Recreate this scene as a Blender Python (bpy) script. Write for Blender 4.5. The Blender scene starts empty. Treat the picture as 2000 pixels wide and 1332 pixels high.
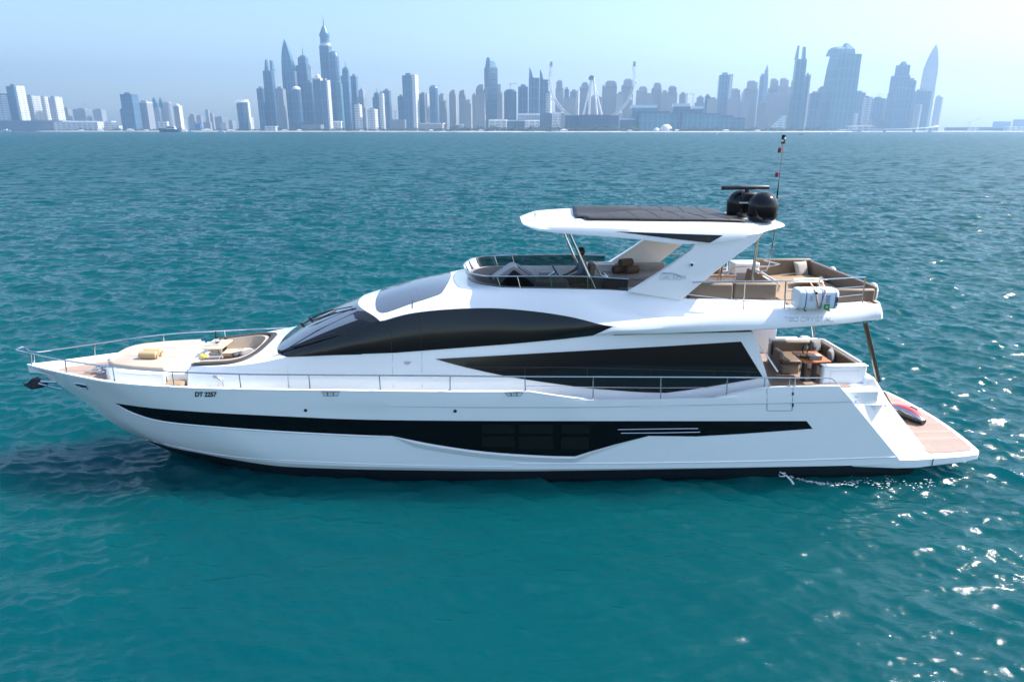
import bpy, bmesh, math, random
import numpy as np
from mathutils import Vector, Matrix, geometry
from mathutils.bvhtree import BVHTree
R = math.radians
random.seed(7)
sc = bpy.context.scene
col = sc.collection

# ------------------------------------------------------------------ camera, world, sun, exposure
CAM_H, PITCH, FPX = 8.6, R(17.2), 1333.3
cam = bpy.data.objects.new('camera', bpy.data.cameras.new('camera'))
col.objects.link(cam)
cam.data.sensor_width = 36.0
cam.data.lens = 24.0
cam.data.clip_start = 0.5
cam.data.clip_end = 20000
cam.location = (0, 0, CAM_H)
cam.rotation_euler = (R(90) - PITCH, 0, 0)
sc.camera = cam

SUN_EL, SUN_AZ = R(46), R(11)          # azimuth measured from +X (to the right) towards +Y (away from the camera)
sun_vec = Vector((math.cos(SUN_EL) * math.cos(SUN_AZ), math.cos(SUN_EL) * math.sin(SUN_AZ), math.sin(SUN_EL)))
w = bpy.data.worlds.new('World')
sc.world = w
w.use_nodes = True
nt = w.node_tree
sky = nt.nodes.new('ShaderNodeTexSky')
sky.sky_type = 'NISHITA'
sky.sun_disc = False
sky.sun_elevation = SUN_EL
sky.sun_rotation = math.pi / 2 - SUN_AZ
sky.air_density = 1.0
sky.dust_density = 1.8
sky.ozone_density = 2.4
bg = nt.nodes['Background']
nt.links.new(sky.outputs[0], bg.inputs[0])
bg.inputs[1].default_value = 0.14
sl = bpy.data.lights.new('sun', 'SUN')
sl.energy = 4.3
sl.angle = R(0.53)
sl.color = (1.0, 0.97, 0.93)
sun = bpy.data.objects.new('sun', sl)
col.objects.link(sun)
sun.rotation_euler = sun_vec.to_track_quat('Z', 'Y').to_euler()
sc.view_settings.view_transform = 'Standard'
sc.view_settings.look = 'None'
sc.view_settings.exposure = 1.12
sc.view_settings.gamma = 1.0
cy = sc.cycles
cy.use_denoising = True
cy.max_bounces = 8
cy.diffuse_bounces = 3
cy.glossy_bounces = 4
cy.transmission_bounces = 4
cy.transparent_max_bounces = 12
cy.volume_bounces = 1
cy.sample_clamp_indirect = 6.0

# ------------------------------------------------------------------ photograph measuring helpers (pixel -> point at a known depth)
CYAW, CY0 = R(2.5), 17.7               # the yacht's heading and distance
SP, CP = math.sin(PITCH), math.cos(PITCH)
SY, CYW = math.sin(CYAW), math.cos(CYAW)
def ray(px, py):
    xc, yc = (px - 1000) / FPX, (666 - py) / FPX
    return (xc, CP + yc * SP, -SP + yc * CP)
def _uvz(d, t):
    X, Y, Z = d[0] * t, d[1] * t, CAM_H + d[2] * t
    return (X * CYW + (Y - CY0) * SY, -X * SY + (Y - CY0) * CYW, Z)
def at(px, py, b):                      # yacht-local point at half-breadth b (towards the camera)
    d = ray(px, py)
    t = (-b + CY0 * CYW) / (d[1] * CYW - d[0] * SY)
    return _uvz(d, t)
def atz(px, py, z):                     # yacht-local point at height z
    d = ray(px, py)
    return _uvz(d, (z - CAM_H) / d[2])
def W(u, v, z):                         # yacht-local -> world
    return Vector((u * CYW - v * SY, CY0 + u * SY + v * CYW, z))
def pchip(xs, ys):
    xs, ys = np.array(xs, float), np.array(ys, float)
    o = np.argsort(xs); xs, ys = xs[o], ys[o]
    h = np.diff(xs); dl = np.diff(ys) / h
    m = np.zeros(len(xs))
    m[0], m[-1] = dl[0], dl[-1]
    for i in range(1, len(xs) - 1):
        if dl[i-1] * dl[i] > 0:
            w1, w2 = 2 * h[i] + h[i-1], h[i] + 2 * h[i-1]
            m[i] = (w1 + w2) / (w1 / dl[i-1] + w2 / dl[i])
    def f(x):
        x = min(max(x, xs[0]), xs[-1])
        i = min(max(int(np.searchsorted(xs, x)) - 1, 0), len(h) - 1)
        s = (x - xs[i]) / h[i]
        return float((2*s**3-3*s*s+1)*ys[i] + (s**3-2*s*s+s)*h[i]*m[i] + (-2*s**3+3*s*s)*ys[i+1] + (s**3-s*s)*h[i]*m[i+1])
    return f
class Line:                             # a 3D line of the hull form, read by station u
    def __init__(s, pts):
        s.u0, s.u1 = min(p[0] for p in pts), max(p[0] for p in pts)
        s.fv = pchip([p[0] for p in pts], [p[1] for p in pts])
        s.fz = pchip([p[0] for p in pts], [p[2] for p in pts])
    def __call__(s, u):
        return (u, s.fv(u), s.fz(u))
    def n(s, t):
        return s(s.u0 + (s.u1 - s.u0) * t)
def lin(a, b, t):
    return tuple(x + (y - x) * t for x, y in zip(a, b))

# ------------------------------------------------------------------ materials
def new_mat(name):
    m = bpy.data.materials.new(name)
    m.use_nodes = True
    return m, m.node_tree, m.node_tree.nodes['Principled BSDF']
def mat(name, c, rough=0.5, metal=0.0, coat=0.0, bump=0.0, bscale=40.0, var=0.0, spec=0.5):
    m, t, p = new_mat(name)
    p.inputs['Base Color'].default_value = (*c, 1)
    p.inputs['Roughness'].default_value = rough
    p.inputs['Metallic'].default_value = metal
    p.inputs['Coat Weight'].default_value = coat
    p.inputs['Coat Roughness'].default_value = 0.05
    p.inputs['Specular IOR Level'].default_value = spec
    if bump or var:
        tc = t.nodes.new('ShaderNodeTexCoord')
        n = t.nodes.new('ShaderNodeTexNoise')
        n.inputs['Scale'].default_value = bscale
        n.inputs['Detail'].default_value = 5
        t.links.new(tc.outputs['Object'], n.inputs['Vector'])
        if bump:
            b = t.nodes.new('ShaderNodeBump')
            b.inputs['Strength'].default_value = bump
            b.inputs['Distance'].default_value = 0.01
            t.links.new(n.outputs[0], b.inputs['Height'])
            t.links.new(b.outputs[0], p.inputs['Normal'])
        if var:
            mx = t.nodes.new('ShaderNodeMix'); mx.data_type = 'RGBA'
            mx.inputs[6].default_value = (*[x * (1 - var) for x in c], 1)
            mx.inputs[7].default_value = (*[min(1, x * (1 + var)) for x in c], 1)
            t.links.new(n.outputs[0], mx.inputs[0])
            t.links.new(mx.outputs[2], p.inputs['Base Color'])
    return m
M = {}
M['gel'] = mat('white_gelcoat', (0.88, 0.89, 0.89), 0.2, coat=0.4, var=0.02, bscale=1.3)
M['deck'] = mat('white_deck', (0.76, 0.73, 0.68), 0.55, bump=0.15, bscale=160)
M['anti'] = mat('black_bottom_paint', (0.008, 0.011, 0.018), 0.42, var=0.4, bscale=3)
M['black'] = mat('gloss_black', (0.006, 0.006, 0.007), 0.1, spec=0.35)
M['satin'] = mat('satin_black', (0.012, 0.012, 0.013), 0.38)
M['glassd'] = mat('tinted_glass', (0.012, 0.014, 0.014), 0.05, spec=0.45)
M['glassb'] = mat('hull_glass', (0.003, 0.003, 0.004), 0.06, spec=0.2)
M['steel'] = mat('stainless_steel', (0.62, 0.62, 0.62), 0.16, metal=1.0)
M['chrome'] = mat('brushed_chrome', (0.55, 0.57, 0.6), 0.25, metal=1.0)
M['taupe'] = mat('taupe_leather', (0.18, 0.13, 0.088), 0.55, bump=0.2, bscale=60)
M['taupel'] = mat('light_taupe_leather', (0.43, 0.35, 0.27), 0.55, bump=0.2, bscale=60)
M['sand'] = mat('sand_cushion', (0.52, 0.42, 0.33), 0.7, bump=0.2, bscale=80, var=0.05)
M['towel'] = mat('ochre_towel', (0.50, 0.36, 0.20), 0.9, bump=0.7, bscale=120, var=0.15)
M['towelb'] = mat('brown_towel', (0.12, 0.075, 0.05), 0.9, bump=0.7, bscale=120, var=0.15)
M['grey'] = mat('grey_fabric', (0.20, 0.20, 0.20), 0.85, bump=0.3, bscale=150)
M['pillow'] = mat('pale_pillow', (0.42, 0.38, 0.33), 0.85, bump=0.3, bscale=150)
M['dash'] = mat('grey_console', (0.33, 0.31, 0.30), 0.45, bump=0.1, bscale=90)
M['dgrey'] = mat('dark_grey', (0.06, 0.06, 0.063), 0.5)
M['lgrey'] = mat('letter_grey', (0.33, 0.36, 0.40), 0.35, metal=0.4)
M['letter'] = mat('letter_black', (0.01, 0.01, 0.012), 0.4)
M['white'] = mat('white_plastic', (0.8, 0.8, 0.8), 0.4)
M['red'] = mat('red_gloss', (0.62, 0.02, 0.03), 0.2, coat=0.5)
M['redd'] = mat('dark_red_plastic', (0.22, 0.02, 0.03), 0.4)
M['raft'] = mat('raft_white', (0.70, 0.76, 0.80), 0.4)
M['blue'] = mat('blue_band', (0.03, 0.16, 0.42), 0.4)
M['strap'] = mat('orange_pink_strap', (0.62, 0.36, 0.27), 0.7)
M['green'] = mat('green_sticker', (0.03, 0.25, 0.06), 0.5)
M['greenp'] = mat('green_post', (0.03, 0.14, 0.06), 0.4)
M['basket'] = mat('tan_leather_bucket', (0.42, 0.20, 0.07), 0.55, bump=0.2)
M['bottle'] = mat('dark_bottle_glass', (0.008, 0.012, 0.006), 0.08)
M['paper'] = mat('paper_white', (0.75, 0.74, 0.7), 0.6)
M['yellow'] = mat('yellow_fruit', (0.62, 0.48, 0.06), 0.5)
M['skin'] = mat('skin', (0.20, 0.11, 0.07), 0.55)
M['hair'] = mat('black_hair', (0.012, 0.009, 0.008), 0.6)
M['shirt'] = mat('slate_blue_shirt', (0.10, 0.13, 0.18), 0.85)
M['trouser'] = mat('dark_trousers', (0.025, 0.026, 0.03), 0.85)

def wood_mat(name, c1, c2, plank, seam=(0.12, 0.09, 0.07)):
    m, t, p = new_mat(name)
    tc = t.nodes.new('ShaderNodeTexCoord')
    mp = t.nodes.new('ShaderNodeMapping')
    t.links.new(tc.outputs['Object'], mp.inputs[0])
    mp.inputs['Scale'].default_value = (1.2, 14, 1)
    n = t.nodes.new('ShaderNodeTexNoise'); n.inputs['Scale'].default_value = 2.5; n.inputs['Detail'].default_value = 6
    t.links.new(mp.outputs[0], n.inputs['Vector'])
    mx = t.nodes.new('ShaderNodeMix'); mx.data_type = 'RGBA'
    mx.inputs[6].default_value = (*c1, 1); mx.inputs[7].default_value = (*c2, 1)
    t.links.new(n.outputs[0], mx.inputs[0])
    out = mx.outputs[2]
    if plank:
        br = t.nodes.new('ShaderNodeTexBrick')
        br.inputs['Color1'].default_value = (1, 1, 1, 1); br.inputs['Color2'].default_value = (0.82, 0.8, 0.78, 1)
        br.inputs['Mortar'].default_value = (*[x / max(c1[i], 1e-3) for i, x in enumerate(seam)], 1)
        br.inputs['Scale'].default_value = 1.0
        br.inputs['Mortar Size'].default_value = 0.008
        br.inputs['Brick Width'].default_value = 2.2
        br.inputs['Row Height'].default_value = plank
        t.links.new(tc.outputs['Object'], br.inputs['Vector'])
        m2 = t.nodes.new('ShaderNodeMix'); m2.data_type = 'RGBA'; m2.blend_type = 'MULTIPLY'
        m2.inputs[0].default_value = 1.0
        t.links.new(out, m2.inputs[6]); t.links.new(br.outputs[0], m2.inputs[7])
        out = m2.outputs[2]
    t.links.new(out, p.inputs['Base Color'])
    p.inputs['Roughness'].default_value = 0.6
    return m
M['teak'] = wood_mat('pale_teak', (0.29, 0.20, 0.155), (0.44, 0.33, 0.265), 0.14, (0.20, 0.14, 0.11))
M['teakd'] = wood_mat('deck_teak', (0.36, 0.24, 0.13), (0.48, 0.34, 0.2), 0.07)
M['table'] = wood_mat('varnished_table', (0.42, 0.13, 0.05), (0.55, 0.20, 0.08), 0)
M['tablep'] = wood_mat('oak_table', (0.58, 0.42, 0.25), (0.68, 0.52, 0.34), 0)

def glass_mat(name, tint, refl):
    m, t, p = new_mat(name)
    t.nodes.remove(p)
    tr = t.nodes.new('ShaderNodeBsdfTransparent'); tr.inputs[0].default_value = (*tint, 1)
    gl = t.nodes.new('ShaderNodeBsdfGlossy'); gl.inputs[0].default_value = (1, 1, 1, 1); gl.inputs['Roughness'].default_value = 0.03
    fr = t.nodes.new('ShaderNodeFresnel'); fr.inputs[0].default_value = refl
    mx = t.nodes.new('ShaderNodeMixShader')
    t.links.new(fr.outputs[0], mx.inputs[0]); t.links.new(tr.outputs[0], mx.inputs[1]); t.links.new(gl.outputs[0], mx.inputs[2])
    t.links.new(mx.outputs[0], t.nodes['Material Output'].inputs[0])
    return m
M['screen'] = glass_mat('smoked_screen', (0.30, 0.33, 0.33), 1.45)
M['clear'] = glass_mat('clear_glass', (0.86, 0.9, 0.9), 1.5)

# ------------------------------------------------------------------ mesh helpers
class MB:
    def __init__(s):
        s.bm = bmesh.new(); s.slot = 0
    def face(s, vs):
        try:
            f = s.bm.faces.new(vs); f.material_index = s.slot; return f
        except ValueError:
            return None
    def verts(s, pts):
        return [s.bm.verts.new(p) for p in pts]
    def poly(s, pts):
        return s.face(s.verts(pts))
    def loft(s, rows, closed=False, flip=False, cap=False):
        g = [s.verts(r) for r in rows]
        n = len(g[0])
        for a, b in zip(g, g[1:]):
            for i in range(n if closed else n - 1):
                j = (i + 1) % n
                q = [a[i], a[j], b[j], b[i]]
                s.face(q[::-1] if flip else q)
        if cap and closed:
            s.face(g[0][::-1]); s.face(g[-1])
        return g
    def box(s, c, d, rz=0, ry=0, rx=0, taper=1.0):
        m = Matrix.Translation(c) @ Matrix.Rotation(rz, 4, 'Z') @ Matrix.Rotation(ry, 4, 'Y') @ Matrix.Rotation(rx, 4, 'X')
        v = []
        for k in (-1, 1):
            tp = taper if k > 0 else 1.0
            for i, j in ((-1, -1), (1, -1), (1, 1), (-1, 1)):
                v.append(s.bm.verts.new(m @ Vector((i * d[0] / 2 * tp, j * d[1] / 2 * tp, k * d[2] / 2))))
        for f in ((3, 2, 1, 0), (4, 5, 6, 7), (0, 1, 5, 4), (1, 2, 6, 5), (2, 3, 7, 6), (3, 0, 4, 7)):
            s.face([v[i] for i in f])
        return s
    def prism(s, pts, vec, cap=True):
        n = len(pts)
        a = s.verts(pts); b = s.verts([Vector(p) + Vector(vec) for p in pts])
        for i in range(n):
            j = (i + 1) % n
            s.face([a[i], a[j], b[j], b[i]])
        if cap:
            s.face(a[::-1]); s.face(b)
        return s
    def tube(s, pts, r, n=8, closed=False, r1=None):
        pts = [Vector(p) for p in pts]
        N = len(pts); rings = []
        up = Vector((0, 0, 1))
        for i, p in enumerate(pts):
            a = pts[(i - 1) % N] if (closed or i > 0) else p
            b = pts[(i + 1) % N] if (closed or i < N - 1) else p
            t = (b - a).normalized()
            x = t.cross(up)
            if x.length < 0.05: x = t.cross(Vector((1, 0, 0)))
            x.normalize(); y = t.cross(x)
            rr = r if r1 is None else r + (r1 - r) * i / (N - 1)
            rings.append([p + (x * math.cos(k * 2 * math.pi / n) + y * math.sin(k * 2 * math.pi / n)) * rr for k in range(n)])
        if closed: rings.append(rings[0])
        s.loft(rings, closed=True, flip=True, cap=not closed)
        return s
    def lathe(s, prof, n=24, c=(0, 0, 0), sx=1, sy=1):
        c = Vector(c)
        rows = [[c + Vector((r * math.cos(k * 2 * math.pi / n) * sx, r * math.sin(k * 2 * math.pi / n) * sy, z)) for k in range(n)] for r, z in prof]
        s.loft(rows, closed=True, cap=True)
        return s
    def build(s, name, m, parent=None, bevel=0, smooth=True, angle=32, solid=0, loc=None, weld=True, seg=2):
        bm = s.bm
        if weld: bmesh.ops.remove_doubles(bm, verts=bm.verts, dist=1e-4)
        bmesh.ops.recalc_face_normals(bm, faces=bm.faces) if weld else None
        for f in bm.faces: f.smooth = smooth
        if smooth:
            lim = R(angle)
            for e in bm.edges:
                if len(e.link_faces) == 2 and e.calc_face_angle(0) > lim: e.smooth = False
        me = bpy.data.meshes.new(name)
        bm.to_mesh(me); bm.free()
        for x in (m if isinstance(m, (list, tuple)) else [m]): me.materials.append(x)
        o = bpy.data.objects.new(name, me)
        col.objects.link(o)
        if parent: o.parent = parent
        if loc is not None: o.location = loc
        if solid:
            md = o.modifiers.new('solid', 'SOLIDIFY'); md.thickness = solid; md.offset = 0
        if bevel:
            md = o.modifiers.new('bevel', 'BEVEL'); md.width = bevel; md.segments = seg; md.limit_method = 'ANGLE'; md.angle_limit = R(30)
            md.harden_normals = False
        return o
def tag(o, label=None, cat=None, group=None, kind=None):
    if label: o['label'] = label
    if cat: o['category'] = cat
    if group: o['group'] = group
    if kind: o['kind'] = kind
    return o
def thing(name, label, cat, loc=(0, 0, 0), rz=0, group=None):
    o = bpy.data.objects.new(name, None)
    col.objects.link(o)
    o.location = loc; o.rotation_euler = (0, 0, rz)
    o.empty_display_size = 0.2
    return tag(o, label, cat, group)
def mir(pts):
    return [(p[0], -p[1], p[2]) for p in pts]
M['shield'] = mat('windshield_glass', (0.012, 0.016, 0.018), 0.03, spec=1.0)
M['skylight'] = mat('skylight_glass', (0.03, 0.035, 0.04), 0.08, spec=1.0)
M['sunroof'] = mat('sunroof_cloth', (0.028, 0.025, 0.023), 0.55, bump=0.1, bscale=20)
M['dark_trim'] = mat('dark_padded_trim', (0.05, 0.045, 0.04), 0.6, bump=0.3, bscale=80)
HAZE_D = 0.00021
FAR_SLOPE = 3.0
FAR_ROUGH = 0.32
M['yellowgreen'] = mat('pale_green_emblem', (.35, .62, .3), .5)
M['foam'] = mat('white_foam', (.8, .84, .86), .7)
M['shield'] = mat('windshield_glass', (0.38, 0.40, 0.41), 0.05, metal=0.85)
M['screen'] = glass_mat('smoked_screen', (0.20, 0.22, 0.22), 1.45)
M['bronze'] = mat('bronze_post', (0.20, 0.17, 0.13), 0.3, metal=0.9)
M['pane'] = mat('cabin_pane', (0.010, 0.009, 0.009), 0.12, spec=0.25)
# ------------------------------------------------------------------ the sea: one radial sheet, waves as real displacement, fine near the yacht
def build_water():
    rs = [4.0]
    while rs[-1] < 6300:
        r = rs[-1]
        rs.append(r * (1.0026 if r < 240 else 1.0042 if r < 300 else 1.009 if r < 900 else 1.03))
    rs = np.array(rs)
    th = np.linspace(R(-64), R(64), 1160)
    Rr, T = np.meshgrid(rs, th, indexing='ij')
    X, Y = (Rr * np.sin(T)).ravel(), (Rr * np.cos(T)).ravel()
    Rf = Rr.ravel()
    dr = Rf * np.where(Rf < 240, 0.0026, np.where(Rf < 300, 0.0042, np.where(Rf < 900, 0.009, 0.03)))
    # lee of the hull: the water between the yacht and the camera lies calmer
    lee = np.exp(-(((X - 0.5) / 8.5) ** 4) - (((Y - 10.5) / 5.2) ** 4))
    rng = np.random.RandomState(5)
    Z = np.zeros_like(X); DX = np.zeros_like(X); DY = np.zeros_like(X)
    lams = np.concatenate([np.exp(rng.uniform(np.log(0.28), np.log(1.1), 80)), np.exp(rng.uniform(np.log(1.1), np.log(4.5), 60)), np.exp(rng.uniform(np.log(5), np.log(16), 14))])
    lost = np.zeros_like(X); tot = 0.0
    for lam in lams:
        k = 2 * math.pi / lam
        spread = 0.5 if lam < 1.1 else 0.36 if lam < 4.5 else 0.3
        a = R(-100) + rng.normal(0, spread)
        kx, ky = k * math.cos(a), k * math.sin(a)
        amp = 0.0085 * lam ** 0.95 if lam < 1.1 else 0.0068 * lam ** 0.5 if lam < 4.5 else 0.010
        ph = kx * X + ky * Y + rng.uniform(0, 6.283)
        att = np.clip((lam / np.maximum(dr, 1e-6) - 1.7) / 1.6, 0, 1)
        A = amp * rng.uniform(0.6, 1.2) * att * (1 - (0.5 if lam < 4.5 else 0.4) * lee)
        lost += (k * amp) ** 2 * (1 - att); tot += (k * amp) ** 2
        s = np.sin(ph)
        Z += A * np.cos(ph)
        DX -= 0.72 * A * math.cos(a) * s
        DY -= 0.72 * A * math.sin(a) * s
    near = np.where(Rf < 34)[0]                       # the smallest ripples, only where the sheet is fine enough to hold them
    xn, yn = X[near], Y[near]; fade = np.clip((34 - Rf[near]) / 14, 0, 1) * (1 - 0.55 * lee[near]); zn = np.zeros_like(xn)
    for i in range(46):
        lam = math.exp(rng.uniform(math.log(0.11), math.log(0.3))); k = 2 * math.pi / lam; a = R(-100) + rng.normal(0, 0.6)
        zn += 0.0042 * lam * np.cos(k * math.cos(a) * xn + k * math.sin(a) * yn + rng.uniform(0, 6.283))
    Z[near] += zn * fade
    co = np.stack([X + DX, Y + DY, Z], 1).astype(np.float32)
    nr, na = Rr.shape
    i = np.arange(nr * na).reshape(nr, na)
    q = np.stack([i[:-1, :-1], i[:-1, 1:], i[1:, 1:], i[1:, :-1]], -1).reshape(-1, 4)[:, ::-1]
    me = bpy.data.meshes.new('sea')
    me.vertices.add(len(co)); me.vertices.foreach_set('co', co.ravel())
    me.loops.add(q.size); me.loops.foreach_set('vertex_index', q.ravel().astype(np.int32))
    me.polygons.add(len(q))
    me.polygons.foreach_set('loop_start', np.arange(0, q.size, 4, dtype=np.int32))
    me.polygons.foreach_set('use_smooth', np.ones(len(q), dtype=bool))
    me.update()
    at_ = me.attributes.new('fine_slope', 'FLOAT', 'POINT'); at_.data.foreach_set('value', np.sqrt(lost / tot).astype(np.float32))
    o = bpy.data.objects.new('water', me)
    col.objects.link(o)
    m, t, p = new_mat('sea_water')
    p.inputs['Base Color'].default_value = (0.0, 0.075, 0.085, 1)
    p.inputs['Roughness'].default_value = 0.05
    p.inputs['IOR'].default_value = 1.333
    p.subsurface_method = 'BURLEY'
    p.inputs['Subsurface Weight'].default_value = 1.0
    p.inputs['Subsurface Radius'].default_value = (0.8, 2.2, 2.4)
    p.inputs['Subsurface Scale'].default_value = 1.5
    p.inputs['Specular IOR Level'].default_value = 0.29
    tc = t.nodes.new('ShaderNodeTexCoord')
    def noise(scale, sx, sy, det, rz=0.0):
        mp = t.nodes.new('ShaderNodeMapping')
        mp.inputs['Scale'].default_value = (sx, sy, 1); mp.inputs['Rotation'].default_value = (0, 0, rz)
        n = t.nodes.new('ShaderNodeTexNoise')
        n.inputs['Scale'].default_value = scale; n.inputs['Detail'].default_value = det; n.inputs['Roughness'].default_value = 0.55
        t.links.new(tc.outputs['Object'], mp.inputs[0]); t.links.new(mp.outputs[0], n.inputs['Vector'])
        return n.outputs[0]
    # slow colour drift of the water itself
    cv = noise(0.09, 0.6, 1.0, 3)
    mx = t.nodes.new('ShaderNodeMix'); mx.data_type = 'RGBA'
    mx.inputs[6].default_value = (0.0, 0.042, 0.058, 1); mx.inputs[7].default_value = (0.0, 0.062, 0.064, 1)
    t.links.new(cv, mx.inputs[0]); t.links.new(mx.outputs[2], p.inputs['Base Color'])
    last = None
    for h, st, di in ((noise(0.42, 0.6, 1.2, 4, R(4)), 0.3, 0.25), (noise(3.6, 0.42, 1.4, 6, R(-6)), 0.8, 0.055)):
        b = t.nodes.new('ShaderNodeBump')
        b.inputs['Strength'].default_value = st; b.inputs['Distance'].default_value = di
        t.links.new(h, b.inputs['Height'])
        if last: t.links.new(last, b.inputs['Normal'])
        last = b.outputs[0]
    # waves too fine for the sheet's mesh far out keep their slopes as scattered normals
    at2 = t.nodes.new('ShaderNodeAttribute'); at2.attribute_name = 'fine_slope'
    mp = t.nodes.new('ShaderNodeMapping'); mp.inputs['Scale'].default_value = (0.5, 1.0, 1); t.links.new(tc.outputs['Object'], mp.inputs[0])
    n1 = t.nodes.new('ShaderNodeTexNoise'); n1.inputs['Scale'].default_value = 0.5; n1.inputs['Detail'].default_value = 4; n1.inputs['Roughness'].default_value = 0.6
    t.links.new(mp.outputs[0], n1.inputs['Vector'])
    s1 = t.nodes.new('ShaderNodeVectorMath'); s1.operation = 'SUBTRACT'; s1.inputs[1].default_value = (.5, .5, .5); t.links.new(n1.outputs['Color'], s1.inputs[0])
    s2 = t.nodes.new('ShaderNodeVectorMath'); s2.operation = 'MULTIPLY'; s2.inputs[1].default_value = (FAR_SLOPE * .8, FAR_SLOPE, 0); t.links.new(s1.outputs[0], s2.inputs[0])
    s3 = t.nodes.new('ShaderNodeVectorMath'); s3.operation = 'SCALE'; t.links.new(s2.outputs[0], s3.inputs[0]); t.links.new(at2.outputs['Fac'], s3.inputs['Scale'])
    s4 = t.nodes.new('ShaderNodeVectorMath'); s4.operation = 'ADD'; t.links.new(last, s4.inputs[0]); t.links.new(s3.outputs[0], s4.inputs[1])
    s5 = t.nodes.new('ShaderNodeVectorMath'); s5.operation = 'NORMALIZE'; t.links.new(s4.outputs[0], s5.inputs[0])
    t.links.new(s5.outputs[0], p.inputs['Normal'])
    ro = t.nodes.new('ShaderNodeMath'); ro.operation = 'MULTIPLY_ADD'; ro.inputs[1].default_value = FAR_ROUGH; ro.inputs[2].default_value = 0.085
    sq = t.nodes.new('ShaderNodeMath'); sq.operation = 'POWER'; sq.inputs[1].default_value = 2.0
    t.links.new(at2.outputs['Fac'], sq.inputs[0]); t.links.new(sq.outputs[0], ro.inputs[0]); t.links.new(ro.outputs[0], p.inputs['Roughness'])
    me.materials.append(m)
    tag(o, 'teal sea with short wind waves around the white yacht', 'sea', kind='structure')
build_water()
# ------------------------------------------------------------------ the yacht: hull
yacht = thing('motor_yacht', 'large white motor yacht with long black hull windows and a flybridge hardtop', 'yacht', (0, CY0, 0), CYAW)
def nv(p):                              # half-breadth point -> yacht-local mesh point on the near side
    return (p[0], -p[1], p[2])
sheer = Line([at(52, 712, 0)] + [atz(x, y, 2.62) for x, y in ((100, 724), (150, 735), (225, 748), (350, 757), (430, 760), (620, 763), (900, 766), (1000, 766), (1100, 766), (1640, 755))])
sheer = Line([(u, -v, z) for u, v, z in [at(52, 712, 0)] + [atz(x, y, 2.62) for x, y in ((100, 724), (150, 735), (225, 748), (350, 757), (430, 760), (620, 763), (900, 766), (1000, 766), (1100, 766), (1640, 755))]])
def P(px, py, b):
    u, v, z = at(px, py, b); return (u, b, z)
def PZ(px, py, z):
    u, v, zz = atz(px, py, z); return (u, -v, z)
chine = Line([P(285, 858, 0), PZ(340, 875, .5), PZ(430, 890, .55), PZ(560, 905, .57), PZ(800, 913, .55), PZ(1060, 916, .53), PZ(1400, 913, .5), (9.84, 2.5, .48)])
scoop = pchip(*zip(*[(u, z) for u, v, z in [P(1035, 767, 2.55), P(1100, 777, 2.6), P(1200, 789, 2.6), P(1290, 796, 2.6), P(1335, 794, 2.6), P(1420, 776, 2.6), P(1500, 757, 2.52)]]))
U_SC0, U_SC1 = P(1035, 767, 2.55)[0], P(1500, 757, 2.52)[0]
def top_z(u):
    return scoop(u) if U_SC0 < u < U_SC1 else sheer(u)[2]
stem = [(-12.91, 2.64), (-12.01, 1.91), (-11.6, 1.55), (-11.2, 1.13), (-10.6, .65), (-10.15, .41)]
stem_u = pchip([z for u, z in stem], [u for u, z in stem])
E1 = (P(1640, 755, 2.48), P(1752, 890, 2.5))
def hull_pt(t, f):
    a, b = chine.n(t), sheer.n(t)
    z = a[2] + (b[2] - a[2]) * f
    z0 = chine.fz(chine.u0) + (sheer.fz(sheer.u0) - chine.fz(chine.u0)) * f
    ul = a[0] + (b[0] - a[0]) * f
    ul += (stem_u(z0) - (chine.u0 + (sheer.u0 - chine.u0) * f)) * (1 - t) ** 3
    pw = 1.0 + 0.75 * max(0, 1 - t * 2.6)
    bb = a[1] + (b[1] - a[1]) * f ** pw
    if f > 0.999: z = top_z(ul)
    return (ul, bb, z)
NT = 150
ts = [(i / NT) ** 1.35 for i in range(NT + 1)]
fs = [1, .9, .82, .8, .7, .6, .5, .4, .3, .2, .1, 0]
def bump_f(f, t):                       # the slight knuckle under the sheer
    return 0.018 * max(0, min(1, (t - .3) * 4)) if f in (.9, .82) else 0.0
mb = MB()
rows = []
for t in ts:
    r = []
    for f in fs:
        p = hull_pt(t, f)
        r.append(nv((p[0], p[1] + (bump_f(f, t) if p[1] > .3 else 0), p[2])))
    a = chine.n(t)
    k = min(1, a[1] / .6)
    r.append(nv((a[0], max(0, a[1] - .07 * k), a[2] - .012)))
    zb = .395 + .06 * max(0, 1 - t * 5)
    r.append(nv((a[0], max(0, a[1] - .16 * k), min(zb, a[2] - .03))))
    rows.append(r)
er = rows[-1]; ei = [(p[0] + .02, p[1] + .16, p[2]) for p in er]
mb.loft([er, ei]); mb.loft([mir(er), mir(ei)], flip=True)
mb.loft(rows); mb.loft([mir(r) for r in rows], flip=True)
hull = mb.build('hull', M['gel'], yacht, angle=14)
boot = [r[-1] for r in rows]
bvh_src = MB(); bvh_src.loft([r[:12] for r in rows]); bvh_src.bm.normal_update()
BV_HULL = BVHTree.FromBMesh(bvh_src.bm)

mb = MB()                               # black bottom: boot line to below the water, closed by the transom
rb = []
for i, p in enumerate(boot):
    b = -p[1]; t = ts[i]
    def fw(z): return p[0] + (p[2] - z) * 1.75 * (1 - t) ** 2.5
    rb.append([(p[0], p[1], p[2]), (fw(.12), -max(0, b - .08 * min(1, b)), .12), (fw(-.04), -max(0, b - .20 * min(1, b)), -.04), (fw(-.35), -b * .72, -.35), (fw(-.9), 0, -.9)])
xe = P(1794, 911, 2.4)[0]
last = [(xe, q[1] * .985, q[2]) for q in rb[-1]]
rb.append(last)
mb.loft(rb); mb.loft([mir(r) for r in rb], flip=True)
mb.face(mb.verts(last + mir(last)[::-1][1:]))
mb.build('hull_bottom', M['anti'], yacht, angle=20)

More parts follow.
